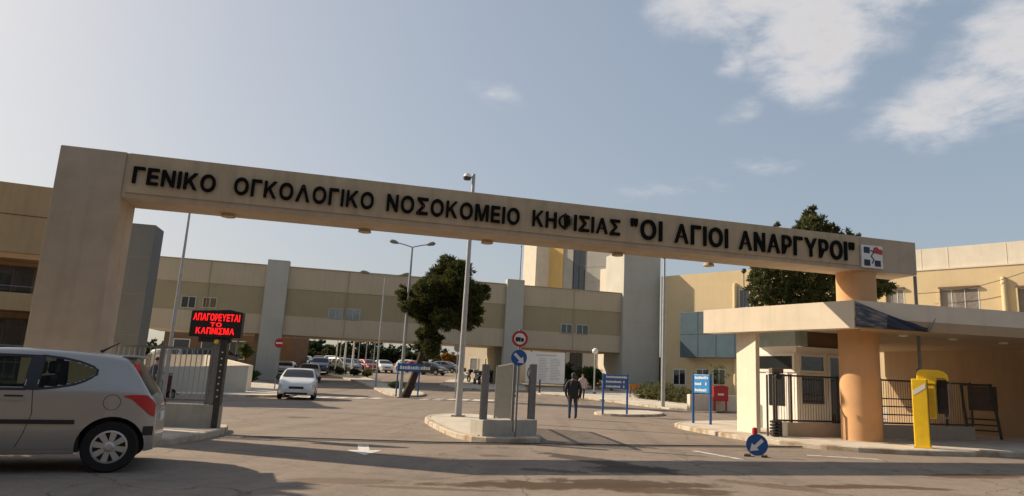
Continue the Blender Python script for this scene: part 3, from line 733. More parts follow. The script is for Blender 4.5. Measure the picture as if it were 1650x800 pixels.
# sign pole with truck ban and keep-right discs
sp0 = onz(830, 705, .0); SY = 15.4
spx = onY(830, 700, SY)
st = thing('sign_pole', 'slim pole with red rimmed truck ban sign above blue arrow disc', 'sign', (spx.x, SY, .11), .08)
ht = onY(838, 531, SY).z-.11
build(MB().tube([(0, 0, 0), (0, 0, ht)], .024, 10), 'pole', m_steel, st, world=False, smooth=True)
zs1 = onY(838, 546.5, SY).z-.11; zs2 = onY(837, 577, SY).z-.11
s1 = build(disc(.178, -.05, -.035, zs1), 'ban_sign', m_red, st, world=False)
build(disc(.125, -.053, -.0501, zs1), 'face', m_signw, s1, world=False)
tr = MB()
tr.plate((-.095, -.0535, zs1-.05), (1, 0, 0), (0, 0, 1), (0, -1, 0), [(0, 0), (.11, 0), (.11, .085), (0, .085)], .003)
tr.plate((-.095, -.0535, zs1-.05), (1, 0, 0), (0, 0, 1), (0, -1, 0), [(.12, 0), (.185, 0), (.185, .04), (.165, .07), (.12, .07)], .003)
for x in (-.065, .0, .055): tr.lathe([(.017, -.0565), (.017, -.0535)], (x, 0, zs1-.058), 'Y', 12)
build(tr, 'truck_symbol', m_black, s1, world=False)
s2 = build(disc(.175, -.05, -.035, zs2), 'arrow_sign', m_blue, st, world=False)
arr = [(.11, -.12), (-.03, -.10), (.005, -.06), (-.12, .065), (-.075, .11), (.05, -.015), (.09, .03)]
build(MB().plate((0, -.0505, zs2), (1, 0, 0), (0, 0, 1), (0, -1, 0), arr, .004), 'arrow', m_signw, s2, world=False)
for z in (zs1, zs2): build(MB().box(-.03, .03, -.035, .03, z-.02, z+.02), 'clamp', m_steel, st, world=False)

# tall lamp pole standing on the island, small head at the top
lb = onz(738, 671, .12)
lt = onY(760, 281, lb.y)
lp_ = thing('lamp_pole', 'tall bare grey lamp pole with small globe lamp on the island', 'lamp post', (lb.x, lb.y, .12))
H_ = lt.z-.12
build(MB().tube([(0, 0, 0), (0, 0, .9), (0, 0, H_)], [.115, .10, .055], 14), 'pole', m_pole, lp_, world=False, smooth=True)
build(MB().box(-.2, .2, -.2, .2, 0, .03), 'base_plate', m_steel, lp_, world=False)
build(MB().tube([(0, 0, H_-.12), (-.14, 0, H_-.1), (-.2, 0, H_-.1)], .025, 8), 'arm', m_steel, lp_, world=False)
lh = build(MB().lathe([(.0, .12), (.09, .1), (.14, .0), (.13, -.02)], (-.22, 0, H_-.1), n=18), 'lamp_globe', m_lamp, lp_, world=False, smooth=True)
build(MB().lathe([(.14, -.021), (.12, -.1), (.0, -.12)], (-.22, 0, H_-.1), n=18), 'lamp_base', m_dark, lh, world=False, smooth=True)

# ------------------------------------------------------------------ left gate side: fence, wall, LED board
wl = onz(349, 690, .12)
W1 = Vector((wl.x, wl.y, 0)); W0 = Vector((-9.3, 14.55, 0)); wd = (W1-W0).normalized(); WL = (W1-W0).length
lf = thing('bar_fence', 'grey vertical bar fence on low wall beside the gate pillar', 'fence', (W0.x, W0.y, .12))
build(MB().obox(W0, wd, WL, .2, .1, .58), 'low_wall', m_conc, lf, bevel=.015)
FL = WL-.32
mb = MB(); bars_fence(mb, W0+Vector((0, .1, 0)), wd, FL, .66, 1.74, .105, .0075); build(mb, 'bars', m_pole, lf)
for z in (.64, 1.70): build(MB().obox(W0, wd, FL, .035, z, z+.04, off=.085), 'rail', m_steel, lf)
for s in (.02, .5, 1.0):
    build(MB().obox(W0+wd*(FL*s-.03), wd, .06, .06, .58, 1.78, off=.07), 'post', m_steel, lf)
lg = thing('gate_post', 'wide grey gate post with dark perforated channel carrying red display board', 'gate post', (W1.x-.2, W1.y+.1, .1))
ptop = onY(350, 548, W1.y).z
build(MB().obox(W1-wd*.26, wd, .11, .12, .58, ptop, off=.03), 'upright', m_steel, lg, bevel=.008)
ch = build(MB().obox(W1-wd*.12, wd, .12, .14, .12, ptop, off=-.02), 'channel', m_dark, lg, bevel=.006)
mb = MB()
for k in range(8):
    a = W1-wd*.07; z = .75+k*.13
    mb.lathe([(.018, -.004), (.018, .0)], (a.x, a.y-.018-.004, z), 'Y', 10)
build(mb, 'hole_cap', m_signw, ch)
build(MB().lathe([(0, -.05), (.04, -.04), (.05, 0), (.04, .03)], (W1.x-.21, W1.y-.05, onY(345, 551, W1.y).z), 'Y', 14), 'amber_lamp', m_amber, lg, smooth=True)
LY = W1.y-.02
d0 = onY(306, 541, LY); d1 = onY(385, 545, LY); tz0 = onY(308, 499, LY).z
ld = thing('led_display', 'black display board showing red lettering on the left gate post', 'display', ((d0.x+d1.x)/2, LY, d0.z-.02), .13)
LW = (d1.x-d0.x); LH = tz0-d0.z
case = MB(); case.plate((-LW/2, 0, 0), (1, 0, 0), (0, 0, 1), (0, 1, 0), [(0, 0), (LW, 0), (LW, LH), (LW*.72, LH+.05), (LW*.5, LH+.03), (0, LH)], .16)
build(case, 'case', m_black, ld, world=False, bevel=.01)
build(MB().box(-LW*.62/2, LW*.62/2, .03, .13, -.1, .001), 'bracket', m_black, ld, world=False)
def led_line(txt, z, h, w):
    ms = []; wid = 0
    for ch in txt:
        me, x0, x1 = glyph_mesh(ch, .4, 1, .008); ms.append((me, x0, wid)); wid += x1-x0+.12
    k = w/(wid-.12)
    for me, x0, off in ms:
        me.transform(Matrix(((k, 0, 0, -w/2+(off-x0)*k), (0, 0, -.4, -.006), (0, h/.76, 0, z), (0, 0, 0, 1))))
        me.materials.clear(); me.materials.append(m_led); o = bpy.data.objects.new('letter', me); COL.objects.link(o); o.parent = ld
led_line('ΑΠΑΓΟΡΕΥΕΤΑΙ', LH*.64, LH*.27, LW*.90)
led_line('ΤΟ', LH*.42, LH*.15, LW*.22)
led_line('ΚΑΠΝΙΣΜΑ', LH*.13, LH*.24, LW*.74)

# ramp walls behind the fence
r0 = onY(225, 630, 32.5); r1 = onY(398, 614, 37.5); rdv = Vector((r1.x-r0.x, r1.y-r0.y, 0))
zr0 = onY(240, 592, 33).z; zr1 = onY(397, 589, 37.5).z
def slopewall(name, p, q, z0, z1, t, m, label, cat):
    d = (Vector(q)-Vector(p)); d.z = 0; n = Vector((-d.y, d.x, 0)).normalized()*t
    b = MB(); P = [Vector((p[0], p[1], 0)), Vector((q[0], q[1], 0))]
    b.add([P[0], P[1], P[1]+n, P[0]+n, P[0]+Vector((0, 0, z0)), P[1]+Vector((0, 0, z1)), P[1]+n+Vector((0, 0, z1)), P[0]+n+Vector((0, 0, z0))],
          [(3, 2, 1, 0), (4, 5, 6, 7), (0, 1, 5, 4), (1, 2, 6, 5), (2, 3, 7, 6), (3, 0, 4, 7)])
    return tag(build(b, name, m, bevel=.02), label, cat)
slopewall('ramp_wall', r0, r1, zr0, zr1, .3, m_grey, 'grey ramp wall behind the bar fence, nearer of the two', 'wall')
f0 = onY(236, 572, 47); f1 = onY(335, 572, 41.5); f2 = onY(400, 590, 38.5)
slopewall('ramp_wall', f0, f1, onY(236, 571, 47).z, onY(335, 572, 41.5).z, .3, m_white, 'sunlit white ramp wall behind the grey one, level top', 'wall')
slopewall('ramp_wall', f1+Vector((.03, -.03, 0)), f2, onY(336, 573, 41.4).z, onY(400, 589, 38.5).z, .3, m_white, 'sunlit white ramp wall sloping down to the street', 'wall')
# ------------------------------------------------------------------ far left block with balconies
lbp = Vector((-25.3, 30, 0)); ldv = Vector((.90, .43, 0)).normalized(); lnn = Vector((ldv.y, -ldv.x, 0))
def lz(px, py): return onplane(px, py, lbp, lnn).z
zt_, za, zb_, zc_, zd_ = lz(0, 292), lz(0, 405), lz(0, 417), lz(0, 470), lz(0, 499)
fb = thing('hospital_block', 'beige hospital block with recessed balconies behind the gate pillar', 'building', (lbp.x, lbp.y, 0))
ps = lbp-ldv*14; LLn = 17.0
build(MB().obox(ps, ldv, LLn, 5, 0, zt_-.3, off=1.6), 'wall', m_beige, fb)
build(MB().obox(ps, ldv, LLn, 1.6, za, zt_), 'upper_wall', m_beige, fb, bevel=.02)
build(MB().obox(ps, ldv, LLn, .04, (za+zt_)/2+.12, (za+zt_)/2+.16, off=-.02), 'joint_strip', m_brown, fb)
build(MB().obox(ps, ldv, LLn, 1.6, za-.25, za-.001, off=.05), 'balcony_soffit', m_orange, fb)
for a, b in ((zd_, zc_),):
    build(MB().obox(ps, ldv, LLn, .18, a, b), 'balcony_parapet', m_beige, fb, bevel=.02)
    build(MB().obox(ps, ldv, LLn, 1.42, a, a+.18, off=.179), 'balcony_floor', m_beige, fb)
build(MB().obox(ps, ldv, LLn, .03, zc_+.28, zc_+.31, off=.08), 'balcony_rail', m_steel, fb)
for k in range(5):
    s = 1.2+k*3.2
    for (z0_, z1_) in ((zd_+.2, za-.5), (.5, zd_-.35)):
        wallpane(ps+Vector((-ldv.y, ldv.x, 0))*1.6, ldv, s, s+1.5, z0_, z1_, 'window', m_glass, fb, fr=.08, fm=m_frame if k % 2 else m_brownmetal, bars=(s+.75,))
for k in range(4):
    build(MB().obox(ps+ldv*(2.9+k*4.4), ldv, .4, 1.5, 0, zd_-.01, off=.05), 'pier', m_beige, fb)
mb = MB(); mb.obox(ps, ldv, LLn, .05, 1.9, 1.95, off=-.5); mb.obox(ps, ldv, LLn, .05, 1.2, 1.25, off=-.5)
for k in range(60): mb.obox(ps+ldv*(k*.36), ldv, .03, .03, .0, 1.9, off=-.49)
tag(build(mb, 'railing', m_steel), 'thin grey railing in front of the balcony block', 'railing')

# left dark tower
LT = thing('stair_tower', 'dark grey stair tower rising behind the gate pillar', 'building', (-29, 46, 0))
lt0 = onY(172, 380, 46); lt1 = onY(249, 380, 46)
ltd = Vector((.9578, .2874, 0)); ltl = (lt1.x-lt0.x)*1.06; lts = Vector((lt1.x, 46, 0))-ltd*ltl
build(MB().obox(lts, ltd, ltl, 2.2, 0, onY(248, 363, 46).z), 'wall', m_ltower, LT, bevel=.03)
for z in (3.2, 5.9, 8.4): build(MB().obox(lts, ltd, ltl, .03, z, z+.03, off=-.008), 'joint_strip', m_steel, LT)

# ------------------------------------------------------------------ bridge wing across the street
b0 = Vector((-32.6, 54.6, 0)); bdv = Vector((.9578, .2874, 0)).normalized(); bnv = Vector((bdv.y, -bdv.x, 0)); BLn = 40.3
def bs(px, py): p = onplane(px, py, b0, bnv); return (Vector((p.x, p.y, 0))-b0).dot(bdv), p.z
bw = thing('bridge_wing', 'long beige hospital wing on piers bridging the inner street', 'building', (b0.x, b0.y, 0))
zb0, zb1, zm0, zm1 = 4.2, 9.85, 5.78, 8.05
build(MB().obox(b0, bdv, BLn, 5.5, zb0, zm0), 'lower_wall', m_bandA, bw)
build(MB().obox(b0, bdv, BLn, 5.5, zm0-.002, zm1+.002, off=.05), 'dark_band', m_bandB, bw)
build(MB().obox(b0, bdv, BLn, 5.5, zm1, zb1), 'upper_wall', m_bandA, bw)
build(MB().obox(b0, bdv, BLn, 5.6, zb1, zb1+.08, off=-.05), 'coping', m_bandB, bw)
for px in (330, 557, 924):
    s = bs(px, 500)[0]
    build(MB().obox(b0+bdv*s, bdv, .06, .04, zb0+.02, zb1-.02, off=-.03), 'downpipe', m_bandB, bw)
for x0, x1, y0, y1, pale in ((294, 313, 478, 496, 0), (329, 347, 480, 496, 0), (531, 550, 498, 514, 1), (559, 578, 499, 516, 1), (905, 921, 523, 538, 0), (930, 947, 524, 539, 0)):
    s0, zz1 = bs(x0, y0); s1_, zz0 = bs(x1, y1)
    wallpane(b0+Vector((-bdv.y, bdv.x, 0))*.05, bdv, s0, s1_, zz0, zz1, 'window', m_glassg if pale else m_glass, bw, fr=.09, fm=m_grey, proud=.02, bars=((s0+s1_)/2,))
for x0, x1 in ((423, 459), (814, 842)):
    s0 = bs(x0, 500)[0]; s1_ = bs(x1, 500)[0]
    build(MB().obox(b0+bdv*s0, bdv, s1_-s0, .9, 0, 10.35, off=-.35), 'pier', m_grey, bw, bevel=.03)
    build(MB().obox(b0+bdv*(s0-.5), bdv, 1.4, 3.8, 0, zb0-.005, off=1.2), 'pier', m_bandB, bw)
# big grey lift tower at the right end
s0 = bs(1001, 500)[0]; s1_ = bs(1060, 500)[0]
gt_ = thing('lift_tower', 'large pale grey tower at the right end of the bridge wing', 'building', (b0.x+bdv.x*s0, b0.y+bdv.y*s0, 0))
GT = b0+bdv*s0
build(MB().obox(GT, bdv, s1_-s0, 5, 0, 14.2, off=-.5), 'wall', m_grey, gt_, bevel=.03)
for z in (4.2, 7.1, 10.0): build(MB().obox(GT, bdv, s1_-s0+.02, .03, z, z+.04, off=-.515), 'joint_strip', m_bandA, gt_)

build(MB().obox(GT+bdv*(s1_-s0), bdv, 1.1, 4, 0, 4.0, off=.5), 'doorway', m_brown, gt_)

# ------------------------------------------------------------------ tall building behind the bridge
YB = Vector((onY(865, 450, 86).x, 86, 0)); yd = Vector((.86, -.51, 0)).normalized(); yn = Vector((yd.y, -yd.x, 0))
def ysz(px, py): p = onplane(px, py, YB, yn); return (Vector((p.x, p.y, 0))-YB).dot(yd), p.z
yb = thing('ward_building', 'tall ward building with yellow and white panels behind the bridge', 'building', (YB.x, YB.y, 0))
sA = ysz(842, 450)[0]; sB = ysz(866, 450)[0]; sC = ysz(906, 450)[0]; sD = ysz(1044, 430)[0]; zt_y = ysz(900, 372)[1]
build(MB().obox((onY(842, 450, 86).x, 86), (.62, -.78), 2.7, 2.5, 0, ysz(850, 398)[1]), 'white_bay', m_white, yb, bevel=.03)
build(MB().obox(YB+yd*sB, yd, sC-sB, 9, 0, zt_y), 'yellow_bay', m_wyel, yb)
build(MB().obox(YB+yd*sC, yd, sD-sC, 2.0, 0, zt_y+.2, off=.12), 'grey_bay', m_grey, yb)
sw = ysz(924, 430)[0]; sw2 = ysz(941, 430)[0]
wallpane(YB+Vector((-yd.y, yd.x, 0))*.12, yd, sw, sw2, 1.8, zt_y-.8, 'window', m_glass, yb, fr=.12, fm=m_dark, bars=((sw+sw2)/2,))
mb = MB()
for z in (4.5, 6.0, 8, 11.5, 13.2, 15): mb.obox(YB+yd*sC, yd, sD-sC, .03, z, z+.05, off=.10)
build(mb, 'joint_strip', m_bandA, yb)
s5 = ysz(967, 450)[0]; s6 = ysz(1010, 450)[0]
build(MB().obox((onY(967, 450, 81).x, 81), (.62, -.78), 3.9, 3, 0, onY(985, 433, 80).z), 'white_block', m_white, yb, bevel=.03)
build(MB().obox(YB+yd*(sA+.3), yd, 1.6, 2.5, ysz(850, 398)[1]-.01, ysz(850, 398)[1]+1.2, off=.2), 'roof_plant', m_grey, yb)
# low white building seen under the bridge
wq = Vector((onY(750, 560, 74).x, 74, 0))
wb = thing('low_annex', 'low white annex seen under the bridge right of the pine', 'building', (wq.x, 74, 0))
build(MB().obox(wq, (.86, -.5), 6.2, 5, 0, 6.2), 'wall', m_white, wb)
for k in range(3): wallpane(wq, (.86, -.5), .8+k*1.9, 1.7+k*1.9, 2.2, 3.3, 'window', m_glassg, wb, fr=.08, fm=m_frame)
# brown low block under the bridge at left
bq = onY(262, 560, 66)
bb = thing('low_annex', 'low dark brown block beneath the left end of the bridge', 'building', (bq.x, 66, 0))
build(MB().obox((bq.x, 66), (1, .05), 12, 5, 0, 5.2), 'wall', m_brown, bb)
build(MB().obox((bq.x, 66), (1, .05), 12, 5.2, 5.2, 5.5, off=-.1), 'roof_edge', m_grey, bb)
for k in range(4): wallpane((bq.x, 66), (1, .05), 1+k*2.6, 2.4+k*2.6, 2.2, 3.8, 'window', m_glass, bb, fr=.08, fm=m_frame)

# ------------------------------------------------------------------ long yellow building on the right
R0 = Vector((onY(1066, 440, 66).x, 66, 0)); R1 = onY(1650, 420, 46.5); R1 = Vector((R1.x, 46.5, 0))
rdd = (R1-R0).normalized(); rnn = Vector((rdd.y, -rdd.x, 0)); RL = (R1-R0).length
def rsz(px, py): p = onplane(px, py, R0, rnn); return (Vector((p.x, p.y, 0))-R0).dot(rdd), p.z
ry = thing('long_yellow_building', 'long yellow hospital building with white upper band behind the gatehouse', 'building', (R0.x, R0.y, 0))
zy0 = rsz(1140, 440)[1]; zy1 = rsz(1600, 429)[1]; zy2 = rsz(1600, 391)[1]; sx = rsz(1330, 430)[0]
build(MB().obox(R0, rdd, RL+14, 10, 0, zy1), 'wall', m_yellow, ry)
build(MB().obox(R0, rdd, sx, 10, zy1-.001, zy0, off=.002), 'parapet', m_yellow, ry)
build(MB().obox(R0+rdd*sx, rdd, RL+14-sx, 10, zy1-.001, zy2, off=.25), 'upper_band', m_white, ry)
build(MB().obox(R0+rdd*sx, rdd, RL+14-sx, .3, zy1, zy1+.1, off=-.06), 'cornice', m_white, ry)
mb = MB()
for px in (1482, 1525, 1620):
    s = rsz(px, 410)[0]; mb.obox(R0+rdd*s, rdd, .05, .03, zy1+.12, zy2-.02, off=.235)
build(mb, 'joint_strip', m_cream, ry)
for x0, x1, y0, y1 in ((1515, 1578, 468, 498), (1640, 1700, 466, 500), (1428, 1457, 469, 495)):
    s0, zz1 = rsz(x0, y0); s1_, zz0 = rsz(x1, y1); zz0 = zz1-1.75
    wallpane(R0, rdd, s0, s1_, zz0, zz1, 'window', m_blind, ry, fr=.06, fm=m_frame, proud=.0, t=.02, bars=(s0+(s1_-s0)*.3, s0+(s1_-s0)*.65))
    build(MB().obox(R0+rdd*(s0-.1), rdd, s1_-s0+.2, .22, zz1+.06, zz1+.2, off=-.2), 'lintel', m_brown, ry)
    build(MB().obox(R0+rdd*(s0-.1), rdd, .1, .2, zz0, zz1+.06, off=-.2), 'reveal', m_yellow, ry)
for px, py in ((1186, 460), (1617, 450)):
    s, z = rsz(px, py); q_ = R0+rdd*s+rnn*.22; w_ = R0+rdd*s+rnn*-.1
    build(MB().tube([(w_.x, w_.y, z+.02), tuple(q_+Vector((0, 0, z))), tuple(q_+Vector((0, 0, z-.12))), tuple(q_)], .19 if px < 1300 else .17, 12), 'vent_duct', m_yellow, ry, smooth=True)
s0, zz1 = rsz(1192, 468); s1_, zz0 = rsz(1208, 495)
wallpane(R0, rdd, s0, s1_, zz0, zz1, 'window', m_glass, ry, fr=.08, fm=m_frame)
# blue-grey bay
s0, zz1 = rsz(1108, 506); s1_, zz0 = rsz(1188, 578)
bay = build(MB().obox(R0+rdd*s0, rdd, s1_-s0+2.5, 1.3, zz0, zz1, off=-1.3), 'glazed_bay', m_bay, ry, bevel=.02)
mb = MB()
for k in range(1, 4): mb.obox(R0+rdd*(s0+k*1.8), rdd, .04, .02, zz0+.02, zz1-.02, off=-1.315)
mb.obox(R0+rdd*s0, rdd, s1_-s0+2.5, .02, (zz0+zz1)/2, (zz0+zz1)/2+.04, off=-1.314)
build(mb, 'mullion', m_dark, bay)
for x0, x1 in ((1086, 1104), (1123, 1142), (1150, 1168)):
    s0, zz1 = rsz(x0, 596); s1_, zz0 = rsz(x1, 620)
    wallpane(R0, rdd, s0, s1_, zz0, zz1, 'window', m_glass, ry, fr=.08, fm=m_frame, bars=((s0+s1_)/2,))
# cable slung across the facade
p, q_ = rsz(1478, 475), rsz(1655, 440)
pa = R0+rdd*p[0]+rnn*.5+Vector((0, 0, p[1])); pb = R0+rdd*q_[0]+rnn*.5+Vector((0, 0, q_[1]))
tag(build(MB().tube([pa+(pb-pa)*t/8-Vector((0, 0, .35*math.sin(PI*t/8))) for t in range(9)], .022, 5), 'cable', m_dark), 'thin dark cable slung across the yellow facade at right', 'cable')
# mast lamp on a rod in front of the yellow wall
mp = onY(1199, 480, 46)
ml = thing('mast_lamp', 'small dark lantern on thin rod before the yellow wall', 'lamp post', (mp.x, 46, terrain(46)))
build(MB().tube([(mp.x, 46, .2), (mp.x, 46, onY(1200, 441, 46).z)], .03, 8), 'rod', m_dark, ml)
build(MB().lathe([(.0, .22), (.16, .18), (.18, .0), (.08, -.12), (.02, -.14)], (mp.x, 46, onY(1200, 438, 46).z), n=12), 'lantern', m_black, ml, smooth=True)
# low concrete wall with red cabinet in front
lw0 = G(1112, 661, .1); lw1 = G(1240, 664, .1)
build_w = MB().obox(lw0, (lw1.x-lw0.x, lw1.y-lw0.y), (Vector((lw1.x-lw0.x, lw1.y-lw0.y))).length, .3, .05, .92)
tag(build(build_w, 'low_wall', m_cream, bevel=.02), 'low pale concrete wall behind the red cabinet', 'wall')

# ------------------------------------------------------------------ direction signs
def dashes(mb, x0, z, n, h, y, rnd):
    x = x0
    for k in range(n):
        w = h*(.45+.35*rnd.random()); mb.box(x, x+w, y-.004, y, z, z+h*(.85 if k % 3 else 1.)); x += w+h*.16
    return x
def dir_sign(px_l, px_r, py_base, Y, py_top, py_bot, mpanel, label, rows, seed, rot=0.):
    L_ = onY(px_l, py_base, Y); R_ = onY(px_r, py_base, Y+rot)
    cx, cy = (L_.x+R_.x)/2, (L_.y+R_.y)/2; w = math.hypot(R_.x-L_.x, R_.y-L_.y); rz = math.atan2(R_.y-L_.y, R_.x-L_.x)
    zt, zb = onY((px_l+px_r)/2, py_top, cy).z, onY((px_l+px_r)/2, py_bot, cy).z
    gz = terrain(cy)+.08
    t = thing('direction_sign', label, 'sign', (cx, cy, gz), rz); zt -= gz; zb -= gz
    for s in (-1, 1): build(MB().tube([(s*w/2, 0, 0), (s*w/2, 0, zt+.03)], .045, 10), 'leg', m_blue, t, world=False, smooth=True)
    pn = build(MB().box(-w/2+.04, w/2-.04, -.03, .03, zb, zt), 'panel', mpanel, t, world=False, bevel=.008)
    if rows:
        rnd = random.Random(seed); h = (zt-zb)/len(rows)
        for k, n in enumerate(rows):
            mb = MB(); z = zt-h*(k+.72); dashes(mb, -w/2+.1, z, n, h*.42, -.031, rnd)
            build(mb, 'lettering', m_signw, pn, world=False)
            build(MB().plate((w/2-.2, -.031, z), (1, 0, 0), (0, 0, 1), (0, -1, 0), [(0, .0), (.05, .0), (.05, h*.45), (0, h*.45)], .004), 'lettering', m_signw, pn, world=False)
    return t
dir_sign(1117, 1145, 684, 24.3, 604, 634, m_bluel, 'tall bright blue direction sign with white rows, near the red cabinet', (9, 4, 7), 3, -.6)
dir_sign(971, 1010, 666, 29.4, 604, 627, m_blue, 'dark blue direction sign on two legs right of the walking man', (14, 11, 10), 5, .3)
dir_sign(638, 673, 637, 41.0, 586, 599, m_blue, 'wide dark blue sign on two legs before the leaning pine', (12,), 9, .3)
# red cabinet on legs
rc = G(1161, 661, .1)
rcb = thing('red_cabinet', 'red fire hose cabinet on two short legs by low wall', 'cabinet', (onY(1161, 661, 38.2).x, 38.2, .1), -.1)
pxm = 1110/rc.y
build(MB().box(-.40, .40, -.17, .17, .52, 1.22), 'body', m_red, rcb, world=False, bevel=.03)
build(MB().plate((-.43, -.2, 1.2), (1, 0, 0), (0, 0, 1), (0, 1, 0), [(0, 0), (.86, 0), (.80, .1), (.43, .16), (.06, .1)], .4), 'roof', m_red, rcb, world=False)
build(MB().plate((-.16, -.172, .82), (1, 0, 0), (0, 0, 1), (0, -1, 0), [(0, 0), (.32, 0), (.32, .1), (0, .1)], .004), 'label_plate', m_signw, rcb, world=False)
for s in (-1, 1): build(MB().box(s*.3-.04, s*.3+.04, -.1, .1, 0, .52), 'leg', m_red, rcb, world=False)
# information board
ib = G(875, 632); IY = 56.
i0 = onY(846, 618, IY); i1 = onY(909, 621, IY); zi1 = onY(880, 568, IY).z; zi0 = onY(880, 618, IY).z
bdg = thing('information_board', 'large white information board with fine print beside the walking man', 'board', ((i0.x+i1.x)/2, IY, terrain(IY)))
hw = (i1.x-i0.x)/2; o_z = terrain(IY)
ip = build(MB().box(-hw, hw, 0, .08, zi0-o_z, zi1-o_z), 'panel', m_signw, bdg, world=False)
rnd = random.Random(4); mb = MB()
for cx_ in (-hw*.35, hw*.25):
    for k in range(14):
        z = zi1-o_z-.55-k*.125; mb.box(cx_, cx_+hw*(.35+.2*rnd.random()), -.004, 0, z, z+.05)
mb.box(-hw*.5, hw*.55, -.004, 0, zi1-o_z-.3, zi1-o_z-.2)
build(mb, 'print', mat('pale_print', (.42, .43, .45), var=.1), ip, world=False)
for s in (-hw*.75, hw*1.0): build(MB().box(s-.05, s+.05, .081, .18, 0, zi1-o_z+.1), 'leg', m_dark, bdg, world=False)
gpn = MB()
for k in range(16):
    a = 2*PI*k/16; b = 2*PI*(k+1)/16
    gpn.plate((-hw*.72, 0, zi0-o_z+.75), (1, 0, 0), (0, 0, 1), (0, -1, 0), [(.3*math.cos(a), .55*math.sin(a)), (.3*math.cos(b), .55*math.sin(b)), (.22*math.cos(b), .45*math.sin(b)), (.22*math.cos(a), .45*math.sin(a))], .005)
build(gpn, 'map_ring', m_hedge, ip, world=False)

# ------------------------------------------------------------------ no entry sign, round backs, bollards
def round_sign(px, py_base, Y, py_c, rpx, face, label, name='traffic_sign', bar=False):
    b = onY(px-2, py_base, Y); c = onY(px, py_c, Y); gz = terrain(Y)
    t = thing(name, label, 'sign', (b.x, Y, gz))
    build(MB().tube([(0, 0, 0), (0, 0, c.z-gz+.25)], .035, 8), 'pole', m_pole, t, world=False, smooth=True)
    r = rpx*Y/F
    d = build(MB().lathe([(r, -.06), (r, -.045)], (0, 0, c.z-gz), 'Y', 24), 'disc', face, t, world=False)
    if bar: build(MB().box(-r*.7, r*.7, -.065, -.0601, c.z-gz-r*.17, c.z-gz+r*.17), 'bar', m_signw, d, world=False)
    return t
round_sign(444, 628, 43.9, 553, 7.5, m_red, 'red no entry disc on thin pole left of the street', bar=True)
round_sign(735, 640, 44.5, 561, 6.5, m_grey, 'grey back of a round sign on pole right of the pine')
bo_ = G(869, 634)
def bollard(px, py, h, label, grp=None):
    p = G(px, py); t = thing('bollard', label, 'bollard', (p.x, p.y, terrain(p.y)+.08), 0, grp)
    build(MB().lathe([(.11, 0), (.11, .05), (.06, .08), (.06, h-.1), (.085, h-.06), (.07, h), (.02, h+.03)], n=12), 'shaft', m_dark, t, world=False, smooth=True)
    build(MB().lathe([(.15, 0), (.15, .04)], n=12), 'foot', m_dark, t, world=False)
bollard(869, 635, .95, 'short dark bollard on the pale pavement below the information board')
bollard(396, 622, .9, 'short dark bollard on the left pavement near shrubs')
# globe lamp
gl0 = G(957, 637)
gz = terrain(gl0.y); hgl = onY(957, 568, gl0.y).z-gz
glo = thing('globe_lamp', 'white globe lamp on slim pole behind the walking man', 'lamp post', (gl0.x, gl0.y, gz+.09))
build(MB().tube([(0, 0, 0), (0, 0, hgl-.2)], .055, 10), 'pole', m_pole, glo, world=False, smooth=True)
build(MB().lathe([(.0, -.24)]+[(.24*math.sin(PI*k/12), -.24*math.cos(PI*k/12)) for k in range(1, 12)]+[(.0, .24)], (0, 0, hgl), n=18), 'globe', m_lamp, glo, world=False, smooth=True)
build(MB().lathe([(.16, 0), (.14, .1), (.06, .14)], n=12), 'base', m_dark, glo, world=False)
# flag poles and street lights
def plain_pole(name, px0, py0, px1, py1, Y, r, label, m=m_pole, cat='pole', grp=None):
    b = onY(px0, py0, Y); t_ = onY(px1, py1, Y); gz = terrain(Y)
    t = thing(name, label, cat, (b.x, Y, gz), 0, grp)
    build(MB().tube([(0, 0, 0), (0, 0, (t_.z-gz)*.5), (0, 0, t_.z-gz)], [r, r*.85, r*.55], 12), 'shaft', m, t, world=False, smooth=True)
    build(MB().lathe([(r*2.2, 0), (r*2.2, .04), (r*1.3, .06)], n=12), 'base', m_steel, t, world=False)
    build(MB().lathe([(0, -.0), (r*.9, .03), (r*.9, .09), (0, .13)], (0, 0, t_.z-gz), n=10), 'cap', m_steel, t, world=False)
plain_pole('flagpole', 274, 560, 299, 330, 26, .07, 'tall thin grey pole rising between gate pillar and red display')
plain_pole('flagpole', 1068, 656, 1073, 418, 41.2, .12, 'tall pale flagpole beside the right hedge, before the tower')
plain_pole('flagpole', 832, 560, 839, 398, 66, .10, 'thin grey pole above the bridge beside the white bay')
for k, (px, w) in enumerate(((539, .09), (553, .12), (566, .12), (545, .06), (575, .05), (587, .06), (600, .06))):
    plain_pole('flagpole', px, 604, px+(4 if k < 3 else 2), 547, 70+k*.8, w, ['leftmost thick white pole among parked cars', 'middle thick white pole among parked cars', 'right thick white pole among parked cars', 'thin grey pole just behind the white ones', 'thin grey pole right of the white ones', 'slender pole well right of the white ones', 'last slender pole in the row by cars'][k], m_signw if k < 3 else m_pole, 'pole', 'poles standing among the parked cars')
